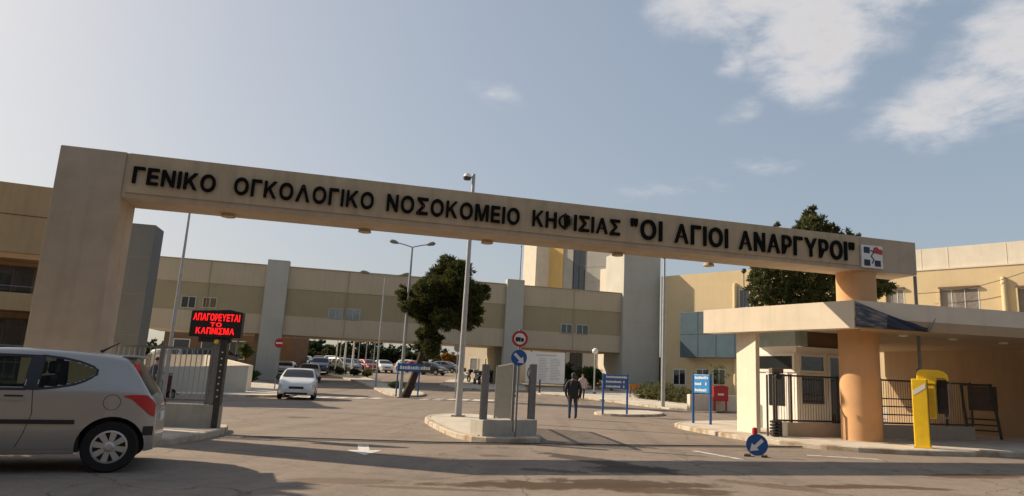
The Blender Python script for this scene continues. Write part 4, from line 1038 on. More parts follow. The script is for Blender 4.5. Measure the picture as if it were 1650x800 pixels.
def street_light(px0, py0, px1, py1, Y, arm, label, single=False, r=.11):
    b = onY(px0, py0, Y); t_ = onY(px1, py1, Y); gz = terrain(Y); h = t_.z-gz
    t = thing('street_light', label, 'street light', (b.x, Y, gz), .1, 'street lights along the inner road')
    build(MB().tube([(0, 0, 0), (0, 0, h*.5), (0, 0, h)], [r, r*.82, r*.55], 12), 'pole', m_pole, t, world=False, smooth=True)
    for s in ((-1,) if single else (-1, 1)):
        a = build(MB().tube([(0, 0, h-.02), (s*arm*.5, 0, h+.12), (s*arm, 0, h+.22)], .035, 8), 'arm', m_pole, t, world=False, smooth=True)
        hd_ = MB(); pts = [(s*arm*.85, 0, h+.18), (s*arm*1.05, 0, h+.24), (s*arm*1.25, 0, h+.28), (s*arm*1.38, 0, h+.29)]
        hd_.tube(pts, [.05, .12, .13, .05], 10); build(hd_, 'lamp_head', m_steel, a, world=False, smooth=True)
    build(MB().box(-.18, .18, -.18, .18, 0, .04), 'base_plate', m_steel, t, world=False)
street_light(645, 636, 658, 398, 41.5, 1.0, 'tall double-armed street light beside the leaning pine')
street_light(606, 612, 617, 446, 52, 1.35, 'double-armed street light in front of the bridge, left of pine', r=.075)
street_light(379, 585, 380, 474, 60, 1.2, 'faint street light seen just right of the red display', single=True)
street_light(755, 590, 757, 545, 80, 1.2, 'distant low street light under the bridge by the annex')

# ------------------------------------------------------------------ cars
def section(prof, x):
    for (a, za_), (b, zb__) in zip(prof, prof[1:]):
        if a <= x <= b: return za_+(zb__-za_)*(x-a)/(b-a+1e-9)
    return prof[-1][1] if x > prof[-1][0] else prof[0][1]
def smooth_prof(prof, n=3):
    for _ in range(n):
        q = [prof[0]]
        for a, b in zip(prof, prof[1:]):
            q += [(a[0]*.75+b[0]*.25, a[1]*.75+b[1]*.25), (a[0]*.25+b[0]*.75, a[1]*.25+b[1]*.75)]
        prof = q+[prof[-1]]
    return prof
class CarShape:
    def __init__(s, L, wb0, wb1, top, half=.83, belt=.93, roofh=.60, rw=.31, zsill=.22):
        s.L = L; s.wx = (wb0, wb1); s.top = smooth_prof(top, 2); s.half = half; s.belt = belt; s.roofh = roofh; s.rw = rw; s.zsill = zsill; s.zmax = max(z for _, z in top)
    def taper(s, x):
        r = .66; f = .9
        if x < r: return 1-.30*((r-x)/r)**2.2
        if x > s.L-f: return 1-.26*((x-s.L+f)/f)**2.2
        return 1.
    def w(s, x, z):
        h = s.half; tp = s.taper(x)
        if z < .55: k = h-.05*((.55-z)/.35)**2
        elif z < s.belt: k = h - .025*((z-.55)/(s.belt-.55))**2
        else:
            t = (z-s.belt)/(s.zmax-s.belt); k = h-.025-(h-.025-s.roofh)*(.25*t+.75*t**1.35)*.92
        return k*tp
    def zt(s, x): return section(s.top, x)
    def zb(s, x):
        z = s.zsill
        if x < .5: z += .10*((.5-x)/.5)**1.5
        if x > s.L-.7: z += .06*((x-s.L+.7)/.7)**1.5
        return z
def car_body(S, res, arch=True, holes=()):
    nx = max(24, int(S.L/res)); nz = max(8, int(1.1/res)); nt = max(3, int(.5/res) if res > .03 else 8)
    x00 = S.top[0][0]; X = [x00+(S.L-x00)*((.5-.5*math.cos(PI*i/nx))*.35 + i/nx*.65) for i in range(nx+1)]
    vs = []; nrow = nz+nt+5
    for x in X:
        zb, zt = S.zb(x), S.zt(x); rc = min(.10, (zt-zb)*.25); row = []
        for j in range(nz+1):
            z = zb+(zt-rc-zb)*j/nz; row.append((x, S.w(x, z), z))
        w0 = S.w(x, zt-rc)
        for k in range(1, 5):
            a = PI/2*k/4; row.append((x, max(.02, w0-rc*1.4*(1-math.cos(a))), zt-rc+rc*math.sin(a)*.86))
        wl_ = row[-1][1]; zl = row[-1][2]
        for k in range(1, nt+1): row.append((x, wl_*(1-k/nt), zl+(zt+.0-zl)*(1-(1-k/nt)**2)))
        vs += row
    R = nrow
    f = [(i*R+j, (i+1)*R+j, (i+1)*R+j+1, i*R+j+1) for i in range(nx) for j in range(R-1)]
    ra = S.rw+.055
    V = [list(v) for v in vs]
    if arch:
        def inside(v): return any((v[0]-wx)**2+(v[2]-S.rw)**2 < ra*ra for wx in S.wx) and v[1] > S.half*.6
        ins = [inside(v) for v in V]
        f = [q for q in f if not all(ins[k] for k in q)]
        def gone(q):
            x = sum(V[k][0] for k in q)/4; z = sum(V[k][2] for k in q)/4
            return any(x0 < x < x1 and lo(x)+.004 < z < hi(x)-.004 for x0, x1, lo, hi in holes)
        f = [q for q in f if not gone(q)]
        used = set(k for q in f for k in q)
        for k in used:
            if ins[k]:
                v = V[k]; wx = min(S.wx, key=lambda w_: abs(w_-v[0])); dx, dz_ = v[0]-wx, v[2]-S.rw; l = math.hypot(dx, dz_) or 1
                V[k][0] = wx+dx/l*ra; V[k][2] = S.rw+dz_/l*ra
    ends = []
    n0 = len(V)
    full = [tuple(v) for v in V]+[(v[0], -v[1], v[2]) for v in V]
    F_ = f+[tuple(k+n0 for k in q[::-1]) for q in f]
    for i in (0, nx):
        a = [i*R+j for j in range(R)]; b = [n0+i*R+j for j in range(R-1)][::-1]
        F_.append(tuple(a+b) if i else tuple((a+b)[::-1]))
    mb = MB(); mb.add(full, F_); return mb
def drape(S, lo, hi, x0, x1, side, off=.004, nx=24, nz=6):
    """strip on the flank between curves lo(x) and hi(x)"""
    mb = MB(); vs = []
    for i in range(nx+1):
        x = x0+(x1-x0)*i/nx; a, b = lo(x), hi(x)
        for j in range(nz+1):
            z = a+(b-a)*j/nz; vs.append((x, side*(S.w(x, z)+off), z))
    mb.add(vs, [(i*(nz+1)+j, (i+1)*(nz+1)+j, (i+1)*(nz+1)+j+1, i*(nz+1)+j+1) for i in range(nx) for j in range(nz)]); return mb
def drape_top(S, x0, x1, frac, off=.006, nx=14, ny=8, inset_=.06):
    mb = MB(); vs = []
    for i in range(nx+1):
        x = x0+(x1-x0)*i/nx; z = S.zt(x); dx = .02; sl_ = (S.zt(min(S.L, x+dx))-S.zt(max(0, x-dx)))/(2*dx); nl = math.hypot(sl_, 1)
        w = (S.w(x, z-.06)-inset_)*frac
        for j in range(ny+1):
            y = -w+2*w*j/ny; vs.append((x-sl_/nl*off, y, z+off/nl-.022*(abs(y)/max(w, .01))**2*1.))
    mb.add(vs, [(i*(ny+1)+j, (i+1)*(ny+1)+j, (i+1)*(ny+1)+j+1, i*(ny+1)+j+1) for i in range(nx) for j in range(ny)]); return mb
def interp(pts):
    return lambda x: section(pts, x)
def wheel(root, x, y, side, r, n=24, spokes=8, detail=True):
    w = MB().lathe([(r*.62, -.085), (r*.93, -.095), (r, -.06), (r, .06), (r*.93, .095), (r*.62, .085)], (x, y, r), 'Y', n, cap=False)
    ty = build(w, 'wheel', m_tyre, root, world=False, smooth=True)
    build(MB().lathe([(r*.63, -.03), (r*.63, .03)], (x, y+side*.02, r), 'Y', n), 'brake_backing', m_black, ty, world=False)
    rm = MB(); yo = y+side*.075; s = side
    rm.lathe([(r*.64, -.012*s), (r*.64, .012*s), (r*.57, .018*s), (r*.56, -.01*s)], (x, yo, r), 'Y', n, cap=False)
    rm.lathe([(r*.20, -.01*s), (r*.20, .012*s), (r*.12, .022*s), (0.001, .024*s)], (x, yo, r), 'Y', 16)
    if detail:
        for k in range(spokes):
            a = 2*PI*k/spokes+.2; ca_, sa_ = math.cos(a), math.sin(a)
            q = [(r*.15, -r*.085), (r*.58, -r*.12), (r*.58, r*.12), (r*.15, r*.085)]
            P = [(x+u*ca_-v*sa_, r+u*sa_+v*ca_) for u, v in q]
            rm.add([(px, yo, pz) for px, pz in P]+[(px, yo+.01*s, pz) for px, pz in P], [(0, 1, 2, 3), (4, 5, 6, 7), (0, 1, 5, 4), (1, 2, 6, 5), (2, 3, 7, 6), (3, 0, 4, 7)])
    build(rm, 'rim', m_rim, ty, world=False)

def underbody(S):
    mb = MB(); mb.box(S.wx[0]+S.rw+.02, S.wx[1]-S.rw-.02, -S.half*.93, S.half*.93, S.zsill+.02, .5)
    mb.box(.25, S.L-.25, -S.half*.62, S.half*.62, S.zsill+.03, .68); return mb
HATCH = [(0.21, .50), (.215, .72), (.25, .86), (.32, .97), (.50, 1.24), (.60, 1.375), (.69, 1.41), (1.05, 1.45), (1.75, 1.475), (2.25, 1.44), (2.62, 1.32), (3.25, .99), (3.68, .88), (3.94, .72), (4.03, .50)]
S1 = CarShape(4.03, .66, 3.2, HATCH, half=.85, belt=.94, roofh=.58, rw=.305)
cw = onz(190, 763); cyaw = math.radians(25); Sc = 1.03
cdir = Vector((math.cos(cyaw), math.sin(cyaw), 0))       # towards the rear
# car local x runs rear -> front, so local +x points along -cdir; the near flank is local +y ... see rotation
crz = math.atan2(-cdir.y, -cdir.x)
nside = Vector((-math.sin(crz), math.cos(crz), 0))
side = 1 if nside.y < 0 else -1
org = Vector((cw.x-.16, cw.y, 0)) - Vector((math.cos(crz), math.sin(crz), 0))*.66*Sc - nside*side*.80*Sc
car = thing('parked_car', 'silver three-door hatchback in shade at the left edge, cropped', 'car', (org.x, org.y, 0), crz); car.scale = (Sc, Sc, Sc)
def glassmat():
    m = bpy.data.materials.new('tinted_car_window'); m.use_nodes = True; nt = m.node_tree; N = nt.nodes; L = nt.links
    b = N['Principled BSDF']; b.inputs['Base Color'].default_value = (.01, .012, .011, 1); b.inputs['Roughness'].default_value = .04; b.inputs['Specular IOR Level'].default_value = .5
    t = N.new('ShaderNodeBsdfTransparent'); t.inputs[0].default_value = (.62, .68, .60, 1)
    x = N.new('ShaderNodeMixShader'); x.inputs[0].default_value = .78; L.new(b.outputs[0], x.inputs[1]); L.new(t.outputs[0], x.inputs[2]); L.new(x.outputs[0], N['Material Output'].inputs[0]); return m
m_tint = glassmat()
ql = interp([(.92, 1.18), (.95, 1.145), (1.02, 1.095), (1.12, 1.05), (1.3, 1.01), (1.50, .985)]); qh = interp([(.92, 1.20), (.95, 1.235), (1.02, 1.265), (1.12, 1.30), (1.3, 1.335), (1.50, 1.355)])
dlo = lambda x: .985-.012*(x-1.5); dhi = interp([(1.52, 1.345), (2.0, 1.345), (2.3, 1.305), (2.6, 1.19), (2.90, 1.01)])
SIDEW = [(.93, 1.47, ql, qh), (1.62, 2.84, dlo, dhi)]
build(car_body(S1, .020, holes=SIDEW), 'body', m_silver, car, world=False, smooth=True)
build(underbody(S1), 'underbody', m_black, car, world=False)
for x_, w_ in ((1.72, (.12, .60)), (1.72, (-.60, -.12)), (.95, (-.62, .62))):
    st_ = build(MB().plate((0, w_[0], 0), (1, 0, 0), (0, 0, 1), (0, 1, 0), [(x_, .5), (x_+.5, .5), (x_+.5, .62), (x_+.1, .66), (x_-.08, 1.12), (x_-.18, 1.12), (x_-.08, .6)], w_[1]-w_[0]), 'seat', m_dark, car, world=False, bevel=.03)
    for y_ in ([(w_[0]+w_[1])/2] if x_ > 1.5 else [-.38, .38]): build(MB().box(x_-.2, x_-.1, y_-.13, y_+.13, 1.14, 1.31), 'headrest', m_dark, st_, world=False, bevel=.04)
def surround(lo, hi, x0, x1, sd, t=.03):
    mb = MB()
    for a_, b_, xa, xb in ((lambda x: lo(x)-t, lo, x0-t, x1+t), (hi, lambda x: hi(x)+t, x0-t, x1+t), (lambda x: lo(x)-t, lambda x: hi(x)+t, x0-t, x0), (lambda x: lo(x)-t, lambda x: hi(x)+t, x1, x1+t*1.6)):
        d_ = drape(S1, a_, b_, xa, xb, sd, .004, 24, 2); mb.add(d_.v, d_.f)
    return mb
for sd in (1, -1):
    for k_w, (x0, x1, lo, hi) in enumerate(SIDEW):
        build(drape(S1, lo, hi, x0, x1, sd, .0), 'window', m_tint, car, world=False, smooth=True)
        build(surround(lo, hi, x0, x1, sd, .026 if k_w == 0 else .03), 'window_surround', m_black, car, world=False)
    build(drape(S1, lambda x: .96, lambda x: 1.375, 1.49, 1.60, sd, .0045, 4, 8), 'door_pillar', m_black, car, world=False)
    build(drape(S1, lambda x: .572, lambda x: .622, 1.05, 2.9, sd, .018, nz=3), 'rub_strip', m_black, car, world=False, smooth=True)
    build(drape(S1, interp([(.22, .66), (.27, .68), (.36, .76), (.50, .88), (.58, .905)]), interp([(.22, .80), (.27, .87), (.34, .93), (.50, .93), (.58, .918)]), .23, .58, sd, .010), 'taillight', m_lens, car, world=False, smooth=True)
    build(drape(S1, lambda x: .845, lambda x: .868, 1.58, 1.80, sd, .022, nz=2), 'door_handle', m_silver, car, world=False, smooth=True)
    build(drape(S1, lambda x: .88, lambda x: .90, 1.60, 1.78, sd, .005, nz=2), 'handle_recess', m_black, car, world=False)
    gap = interp([(.30, 1.60), (.45, 1.54), (.69, 1.485), (.955, 1.52)])
    mb = MB(); vs = []
    for k in range(21):
        z = .30+.66*k/20; xx = gap(z)
        for dx in (-.004, .004): vs.append((xx+dx, sd*(S1.w(xx, z)+.002), z))
    mb.add(vs, [(2*k, 2*k+1, 2*k+3, 2*k+2) for k in range(20)]); build(mb, 'door_gap', m_black, car, world=False)
    build(drape(S1, lambda x: .235, lambda x: .275, 1.05, 2.85, sd, .012, nz=2), 'sill_trim', m_silver, car, world=False, smooth=True)
    build(drape(S1, lambda x: .44, lambda x: .55, .225, .33, sd, .014, nz=3), 'bumper_insert', m_black, car, world=False, smooth=True)
    build(drape(S1, interp([(3.3, .72), (3.85, .62)]), interp([(3.3, .84), (3.85, .74)]), 3.35, 3.85, sd, .008), 'headlight', m_head, car, world=False, smooth=True)
    build(MB().lathe([(.0, -.05), (.09, -.04), (.10, .03), (.06, .06), (0, .07)], (2.72, sd*.95, 1.0), 'X', 14), 'mirror', m_silver, car, world=False, smooth=True)
    for wx in S1.wx: wheel(car, wx, sd*.745, sd, .305, 32)
# fuel flap ring on the near flank
mb = MB(); n = 28; vs = []
for k in range(n):
    a = 2*PI*k/n
    for r in (.088, .094): xx, z = .70+r*math.cos(a), .835+r*math.sin(a); vs.append((xx, side*(S1.w(xx, z)+.003), z))
mb.add(vs, [(2*k, 2*k+1, (2*k+3) % (2*n), (2*k+2) % (2*n)) for k in range(n)]); build(mb, 'fuel_flap', m_black, car, world=False)
build(drape_top(S1, .30, .58, .96), 'rear_window', m_carglass, car, world=False, smooth=True)
build(drape_top(S1, 2.45, 3.15, .96), 'windscreen', m_carglass, car, world=False, smooth=True)
build(MB().box(.50, .70, -.55, .55, 1.385, 1.415), 'spoiler', m_silver, car, world=False, bevel=.014)
build(MB().tube([(1.02, 0, 1.45), (.98, 0, 1.475), (.82, 0, 1.58)], [.03, .015, .006], 8), 'antenna', m_black, car, world=False)
build(MB().box(.195, .215, -.26, .26, .58, .69), 'number_plate', m_signw, car, world=False)

# parked cars along the inner street: two body shapes, copied and repainted
def simple_car(name, S, paint, label, win, wins=(), group='cars parked along the inner street'):
    t = thing(name, label, 'car', (0, 0, 0), 0, group)
    build(car_body(S, .09), 'body', paint, t, world=False, smooth=True)
    build(underbody(S), 'underbody', m_black, t, world=False)
    for sd in (1, -1):
        for x0, x1 in win['side']:
            build(drape(S, interp(win['lo']), interp(win['hi']), x0, x1, sd, .006, 8, 3), 'window', m_carglass, t, world=False, smooth=True)
        build(drape(S, lambda x: S.belt-.28, lambda x: S.belt-.06, .04, .34, sd, .01, 5, 2), 'taillight', m_lens, t, world=False)
        build(drape(S, lambda x: S.zt(S.L-.3)-.26, lambda x: S.zt(S.L-.3)-.09, S.L-.48, S.L-.1, sd, .01, 5, 2), 'headlight', m_head, t, world=False)
        build(MB().lathe([(.0, -.05), (.09, -.04), (.10, .03), (0, .07)], (win['mirror'], sd*(S.half+.1), S.belt+.06), 'X', 8), 'mirror', m_black, t, world=False)
        for wx in S.wx: wheel(t, wx, sd*(S.half-.1), sd, S.rw, 16, 6)
    build(drape_top(S, *win['rear'], .95, off=.03, nx=6, ny=4), 'rear_window', m_carglass, t, world=False, smooth=True)
    build(drape_top(S, *win['front'], .95, off=.03, nx=6, ny=4), 'windscreen', m_carglass, t, world=False, smooth=True)
    zf = S.zt(S.L-.25); wn = S.w(S.L-.02, .6)
    build(MB().box(S.L-.06, S.L+.006, -.32, .32, zf-.26, zf-.16), 'grille', m_black, t, world=False)
    build(MB().box(S.L-.04, S.L+.012, -.26, .26, .36, .46), 'number_plate', m_signw, t, world=False)
    build(MB().box(S.L-.05, S.L+.008, -wn*.8, wn*.8, .25, .34), 'bumper_grille', m_black, t, world=False)
    build(MB().box(S.top[0][0]-.012, S.top[0][0]+.04, -.26, .26, .58, .69), 'number_plate', m_signw, t, world=False)
    return t
paints = {'white': carpaint('white', (.62, .62, .60), 0), 'grey': carpaint('grey', (.16, .165, .17), .4), 'navy': carpaint('navy', (.018, .03, .10), .3), 'red': carpaint('red', (.30, .02, .025), .2), 'black': carpaint('black', (.02, .02, .022), .2), 'silver': m_silver, 'pale': carpaint('pale', (.48, .46, .42), .3), 'blue': carpaint('blue', (.05, .09, .18), .3)}
S2 = CarShape(4.1, .7, 3.25, HATCH, half=.84, belt=.95, roofh=.58, rw=.30)
hatch = simple_car('parked_car', S2, paints['white'], 'white hatchback facing the gate, first in the left row', dict(side=((.95, 1.55), (1.65, 2.8)), lo=[(.9, 1.1), (1.3, 1.0), (2.9, .99)], hi=[(.9, 1.24), (1.3, 1.33), (2.1, 1.34), (2.8, 1.05)], rear=(.31, .58), front=(2.45, 3.15), mirror=2.8))
SUVP = [(0, .6), (.03, .95), (.1, 1.1), (.32, 1.56), (.42, 1.68), (1.2, 1.73), (2.3, 1.70), (2.7, 1.56), (3.25, 1.16), (3.9, 1.05), (4.3, .9), (4.4, .55)]
S3 = CarShape(4.4, .8, 3.45, SUVP, half=.90, belt=1.10, roofh=.64, rw=.36, zsill=.28)
suv = simple_car('parked_car', S3, paints['navy'], 'dark blue off-roader parked beyond the white cars', dict(side=((.5, 1.3), (1.4, 2.1), (2.2, 3.0)), lo=[(.5, 1.16), (3.1, 1.14)], hi=[(.5, 1.55), (2.3, 1.57), (2.75, 1.42), (3.0, 1.2)], rear=(.12, .33), front=(2.62, 3.2), mirror=3.0))
def place(t, px, py, yaw, L=4.1):
    """set the bumper that faces the viewer near the pixel's ground point; yaw = heading of the front, 0 = towards the gate"""
    p = G(px, py); a = -PI/2+yaw
    return (p.x-math.cos(a)*L, p.y-math.sin(a)*L, terrain(p.y-math.sin(a)*L*.5)), a
loc, a = place(hatch, 475, 645, .30); hatch.location = loc; hatch.rotation_euler = (0, 0, a)
loc, a = place(suv, 512, 605, .25, 4.4); suv.location = loc; suv.rotation_euler = (0, 0, a)
W = paints
for src, px, py, yaw, pn, lab in [
        (hatch, 495, 618, .3, 'pale', 'pale cream car parked just behind the first white hatchback'),
        (hatch, 452, 611, .25, 'white', 'white car at the left edge of the left row'),
        (suv, 480, 600, .2, 'silver', 'silver van-like car beyond the left row'),
        (suv, 531, 598, .3, 'white', 'white van right of the dark blue off-roader'),
        (hatch, 548, 602, 1.0, 'silver', 'silver car parked behind the white poles'),
        (suv, 574, 605, 1.0, 'grey', 'grey off-roader right of the white poles'),
        (hatch, 590, 600, 1.1, 'blue', 'dim blue car left of the slender street light'),
        (hatch, 603, 601, .7, 'red', 'reddish car half hidden behind the slender poles'),
        (hatch, 624, 602, .5, 'white', 'white car standing alone left of the pine'),
        (hatch, 566, 596, 1.0, 'pale', 'pale car behind the grey off-roader'),
        (hatch, 510, 592, .2, 'red', 'dull red car far up the left row'),
        (hatch, 700, 603, 1.2, 'red', 'red car parked right behind the pine trunk'),
        (hatch, 718, 606, 1.2, 'black', 'black car between the pine and lamp pole'),
        (hatch, 742, 602, 1.3, 'grey', 'grey car just right of the foreground lamp pole'),
        (hatch, 683, 600, 1.2, 'white', 'white car hidden low behind the pine trunk'),
        (suv, 410, 602, .6, 'black', 'black off-roader left of the no entry sign'),
        (hatch, 392, 597, .9, 'grey', 'grey car behind the small tree at left')]:
    L_ = 4.4 if src is suv else 4.1
    loc, a = place(src, px, py, yaw, L_)
    base = W['navy'] if src is suv else W['white']
    copy_thing(src, loc, a, lab, swap=None if W[pn] == base else (base, W[pn]))
# cars on the upper level behind the ramp
for k, (px, pn, lab) in enumerate([(243, 'white', 'white roof of leftmost car above the ramp wall'), (268, 'pale', 'pale car second from left above the ramp wall'), (292, 'grey', 'grey car in the middle above the ramp wall'), (316, 'white', 'white car right of middle above the ramp wall'), (336, 'silver', 'silver car rightmost above the ramp wall')]):
    p = onY(px, 574, 54); copy_thing(hatch, (p.x, 54, max(terrain(54), onY(px, 579, 54).z-.6)), 1.2+.1*k, lab, swap=None if pn == 'white' else (W['white'], W[pn]))['group'] = 'cars above the ramp wall'
pk = MB(); pa_, pb_ = onY(215, 580, 51), onY(352, 580, 51)
zdk = onY(290, 577, 52).z-.6
pk.prism([(pa_.x-4, 50), (pb_.x-1, 50), (pb_.x+.5, 60), (pa_.x-4, 60)], 0, max(.4, zdk)); tag(build(pk, 'ramp_deck', m_conc), kind='structure')

# ------------------------------------------------------------------ motorcycles
def motorcycle(loc, rz, paint, label):
    t = thing('motorcycle', label, 'motorcycle', loc, rz, 'motorcycles parked by the annex')
    for x in (0, 1.3):
        w = build(MB().lathe([(.2, -.05), (.28, -.055), (.3, 0), (.28, .055), (.2, .05)], (x, 0, .3), 'Y', 16, cap=False), 'wheel', m_tyre, t, world=False, smooth=True)
        build(MB().lathe([(.2, -.01), (.2, .01)], (x, 0, .3), 'Y', 12), 'rim', m_steel, w, world=False)
    build(MB().plate((0, -.12, 0), (1, 0, 0), (0, 0, 1), (0, 1, 0), [(.25, .42), (.85, .35), (1.05, .5), (1.0, .85), (.8, .9), (.6, .78), (.2, .72), (-.2, .78), (-.1, .65)], .24), 'body', paint, t, world=False, bevel=.05)
    build(MB().box(-.2, .62, -.14, .14, .78, .88), 'seat', m_black, t, world=False, bevel=.04)
    build(MB().tube([(1.3, .0, .3), (1.05, 0, .95), (1.0, 0, 1.05)], .04, 8), 'fork', m_dark, t, world=False)
    build(MB().tube([(.9, -.36, 1.05), (1.0, 0, 1.06), (.9, .36, 1.05)], .02, 6), 'handlebar', m_dark, t, world=False)
    build(MB().lathe([(0, .1), (.09, .06), (.1, 0), (.02, -.05)], (1.1, 0, .92), 'X', 10), 'headlight', m_head, t, world=False)
    build(MB().plate((0, -.2, 0), (1, 0, 0), (0, 0, 1), (0, 1, 0), [(1.0, .95), (1.2, .95), (1.05, 1.3), (1.0, 1.3)], .4), 'windshield', m_glassg, t, world=False)
    build(MB().box(-.42, -.1, -.18, .18, .88, 1.18), 'top_box', m_black, t, world=False, bevel=.04)
    return t
for (px, py, rz, pn, lab) in ((772, 622, 2.0, 'navy', 'dark blue motorcycle parked right of the lamp pole'), (790, 620, 1.8, 'black', 'black motorcycle with top box nearest the gate leaf'), (755, 618, 2.2, 'grey', 'grey motorcycle behind the foreground lamp pole')):
    p = G(px, py); motorcycle((p.x, p.y, terrain(p.y)+.1), rz, W[pn], lab)
# orange barrier board by the hedge
ob = G(1024, 643); ot = thing('barrier_board', 'orange striped barrier board standing before the right hedge', 'barrier', (ob.x, ob.y, terrain(ob.y)+.1), .1)
m_or = mat('orange_paint', (.60, .20, .03), rough=.5, var=.1)
build(MB().box(-.45, .45, -.02, .02, .5, .95), 'board', m_or, ot, world=False)
for s in (-1, 1): build(MB().tube([(s*.4, -.25, 0), (s*.36, 0, .9), (s*.4, .25, 0)], .025, 6), 'leg', m_dark, ot, world=False)

# ------------------------------------------------------------------ foliage
def leaves(blobs, n, size, rng, stretch=1., shell=.55, droop=0., asp=2.2):
    vs, fs = [], []
    tot = sum(b[3]**2*(b[4] if len(b) > 4 else 1) for b in blobs)
    for b in blobs:
        x, y, z, r = b[:4]; kz = b[4] if len(b) > 4 else 1.
        m = int(n*(r*r*kz)/tot)
        # a few dense tufts on each blob give light and dark clumps and a broken edge
        tufts = []
        for _ in range(max(5, int(m/26))):
            while True:
                d = Vector((rng.uniform(-1, 1), rng.uniform(-1, 1), rng.uniform(-1, 1)))
                if .05 < d.length <= 1: break
            d = d.normalized()*(shell+(1-shell)*rng.random()**.6)*rng.uniform(.8, 1.12)
            tufts.append(d)
        for k in range(m):
            d = tufts[k % len(tufts)]
            j = Vector((rng.gauss(0, 1), rng.gauss(0, 1), rng.gauss(0, .7)))*(.30 if r > .5 else .4)*min(1., .5/r+.25)
            c = Vector((x, y, z)) + Vector((d.x*r, d.y*r, d.z*r*kz)) + j*r*.42
            out = (d+Vector((0, 0, .35))+Vector((rng.gauss(0, .5), rng.gauss(0, .5), rng.gauss(0, .5)))).normalized()
            s = size*rng.uniform(.6, 1.35)
            a = out.orthogonal(); a.rotate(Matrix.Rotation(rng.uniform(0, 2*PI), 3, out)); a = a.normalized()*s*.5/asp
            o = len(vs); e = out*s
            vs += [tuple(c-a), tuple(c+a), tuple(c+e*.6+a*.9), tuple(c+e)]
            fs.append((o, o+1, o+2, o+3))
    return vs, fs
def limb(mb, pts, r0, r1, n=8):
    k = len(pts); mb.tube(pts, [r0+(r1-r0)*i/(k-1) for i in range(k)], n)
rng = random.Random(11)
# leaning pine on the median
TY = 42.0
def tp(px, py, dy=0.): p = onY(px, py, TY+dy); return (p.x, p.y, p.z)
tb = tp(653, 638)
pine = thing('pine_tree', 'leaning pine with dense dark crown on the street median', 'tree', (tb[0], TY, terrain(TY)))
mb = MB(); limb(mb, [tp(652, 641), tp(660, 625), tp(668, 605), tp(677, 580), tp(688, 548), tp(703, 510), tp(716, 475), tp(722, 445)], .27, .08, 12)
for q in ([tp(690, 545), tp(720, 515, -.5), tp(760, 490, -.6)], [tp(700, 518), tp(675, 500, .5), tp(655, 484, .7)], [tp(706, 500), tp(735, 465, 1.), tp(770, 460, 1.4)], [tp(712, 485), tp(700, 455, -.9), tp(690, 440, -1.)], [tp(680, 570), tp(672, 560, .3), tp(668, 552, .4)]):
    limb(mb, q, .10, .03, 7)
build(mb, 'trunk', m_bark, pine, smooth=True)
k_ = TY/F
bl = []
for px, py, r, dy in ((705, 468, 26, .2), (745, 480, 26, .3), (725, 470, 28, 0), (680, 505, 14, 0), (742, 505, 20, 0), (742, 436, 24, 0), (722, 428, 17, .4), (735, 458, 27, -.5), (708, 448, 24, .8), (692, 468, 24, -.6), (672, 480, 21, .3), (655, 478, 16, 0), (664, 494, 17, -.4), (700, 490, 30, 0), (728, 492, 32, .9), (757, 476, 24, -.4), (774, 474, 15, .2), (762, 500, 18, .6), (745, 520, 16, -.3), (768, 518, 11, 0), (718, 515, 24, -.8), (695, 512, 20, .7), (690, 535, 16, 0), (683, 556, 15, .2), (694, 563, 14, -.2), (678, 540, 11, .2), (705, 545, 10, 0), (648, 470, 9, 0), (782, 466, 8, 0)):
    p = tp(px, py, dy*1.3); bl.append((p[0], p[1], p[2], r*k_, .82))
v_, f_ = leaves([(b[0], b[1], b[2], b[3]*(.86 if i_ % 3 else 1.02), b[4]) for i_, b in enumerate(bl)], 105000, .15, rng, shell=.35, asp=2.6)
raw(v_, f_, 'crown', m_pine, pine)
# tall conifer behind the gatehouse
TY = 33.0; k_ = TY/F
con = thing('conifer_tree', 'tall ragged conifer rising behind the gate beam and gatehouse', 'tree', (tp(1322, 640)[0], TY, 0))
mb = MB(); limb(mb, [tp(1326, 655), tp(1322, 560), tp(1318, 470), tp(1312, 390), tp(1308, 335)], .28, .04, 10)
bl = []
for px, py, r in ((1308, 340, 8), (1304, 352, 13), (1318, 358, 12), (1298, 368, 18), (1322, 372, 17), (1340, 374, 12), (1308, 388, 24), (1284, 384, 12), (1255, 366, 7), (1254, 380, 10), (1262, 395, 18), (1370, 374, 7), (1372, 388, 13), (1350, 392, 20), (1330, 400, 26), (1285, 408, 26), (1245, 420, 20), (1228, 440, 18), (1262, 440, 28), (1300, 438, 34), (1342, 430, 30), (1385, 420, 22), (1405, 445, 22), (1425, 460, 16), (1372, 455, 28), (1225, 465, 16), (1250, 475, 24), (1222, 485, 13), (1290, 475, 30), (1335, 478, 30), (1400, 475, 20), (1280, 510, 30), (1340, 515, 30), (1232, 452, 10), (1215, 448, 9), (1210, 470, 8)):
    dy = rng.uniform(-1, 1); p = tp(px, py, dy); bl.append((p[0], p[1], p[2], r*k_*1.02, .9))
    if rng.random() < .45 and r > 11:
        c = tp(1316, min(py+18, 520)); limb(mb, [c, ((c[0]+p[0])/2, (c[1]+p[1])/2, (c[2]+p[2])/2-.1), p], .06, .02, 6)
build(mb, 'trunk', m_bark, con, smooth=True)
v_, f_ = leaves(bl, 60000, .15, rng, shell=.4, asp=2.4)
raw(v_, f_, 'crown', m_con, con)
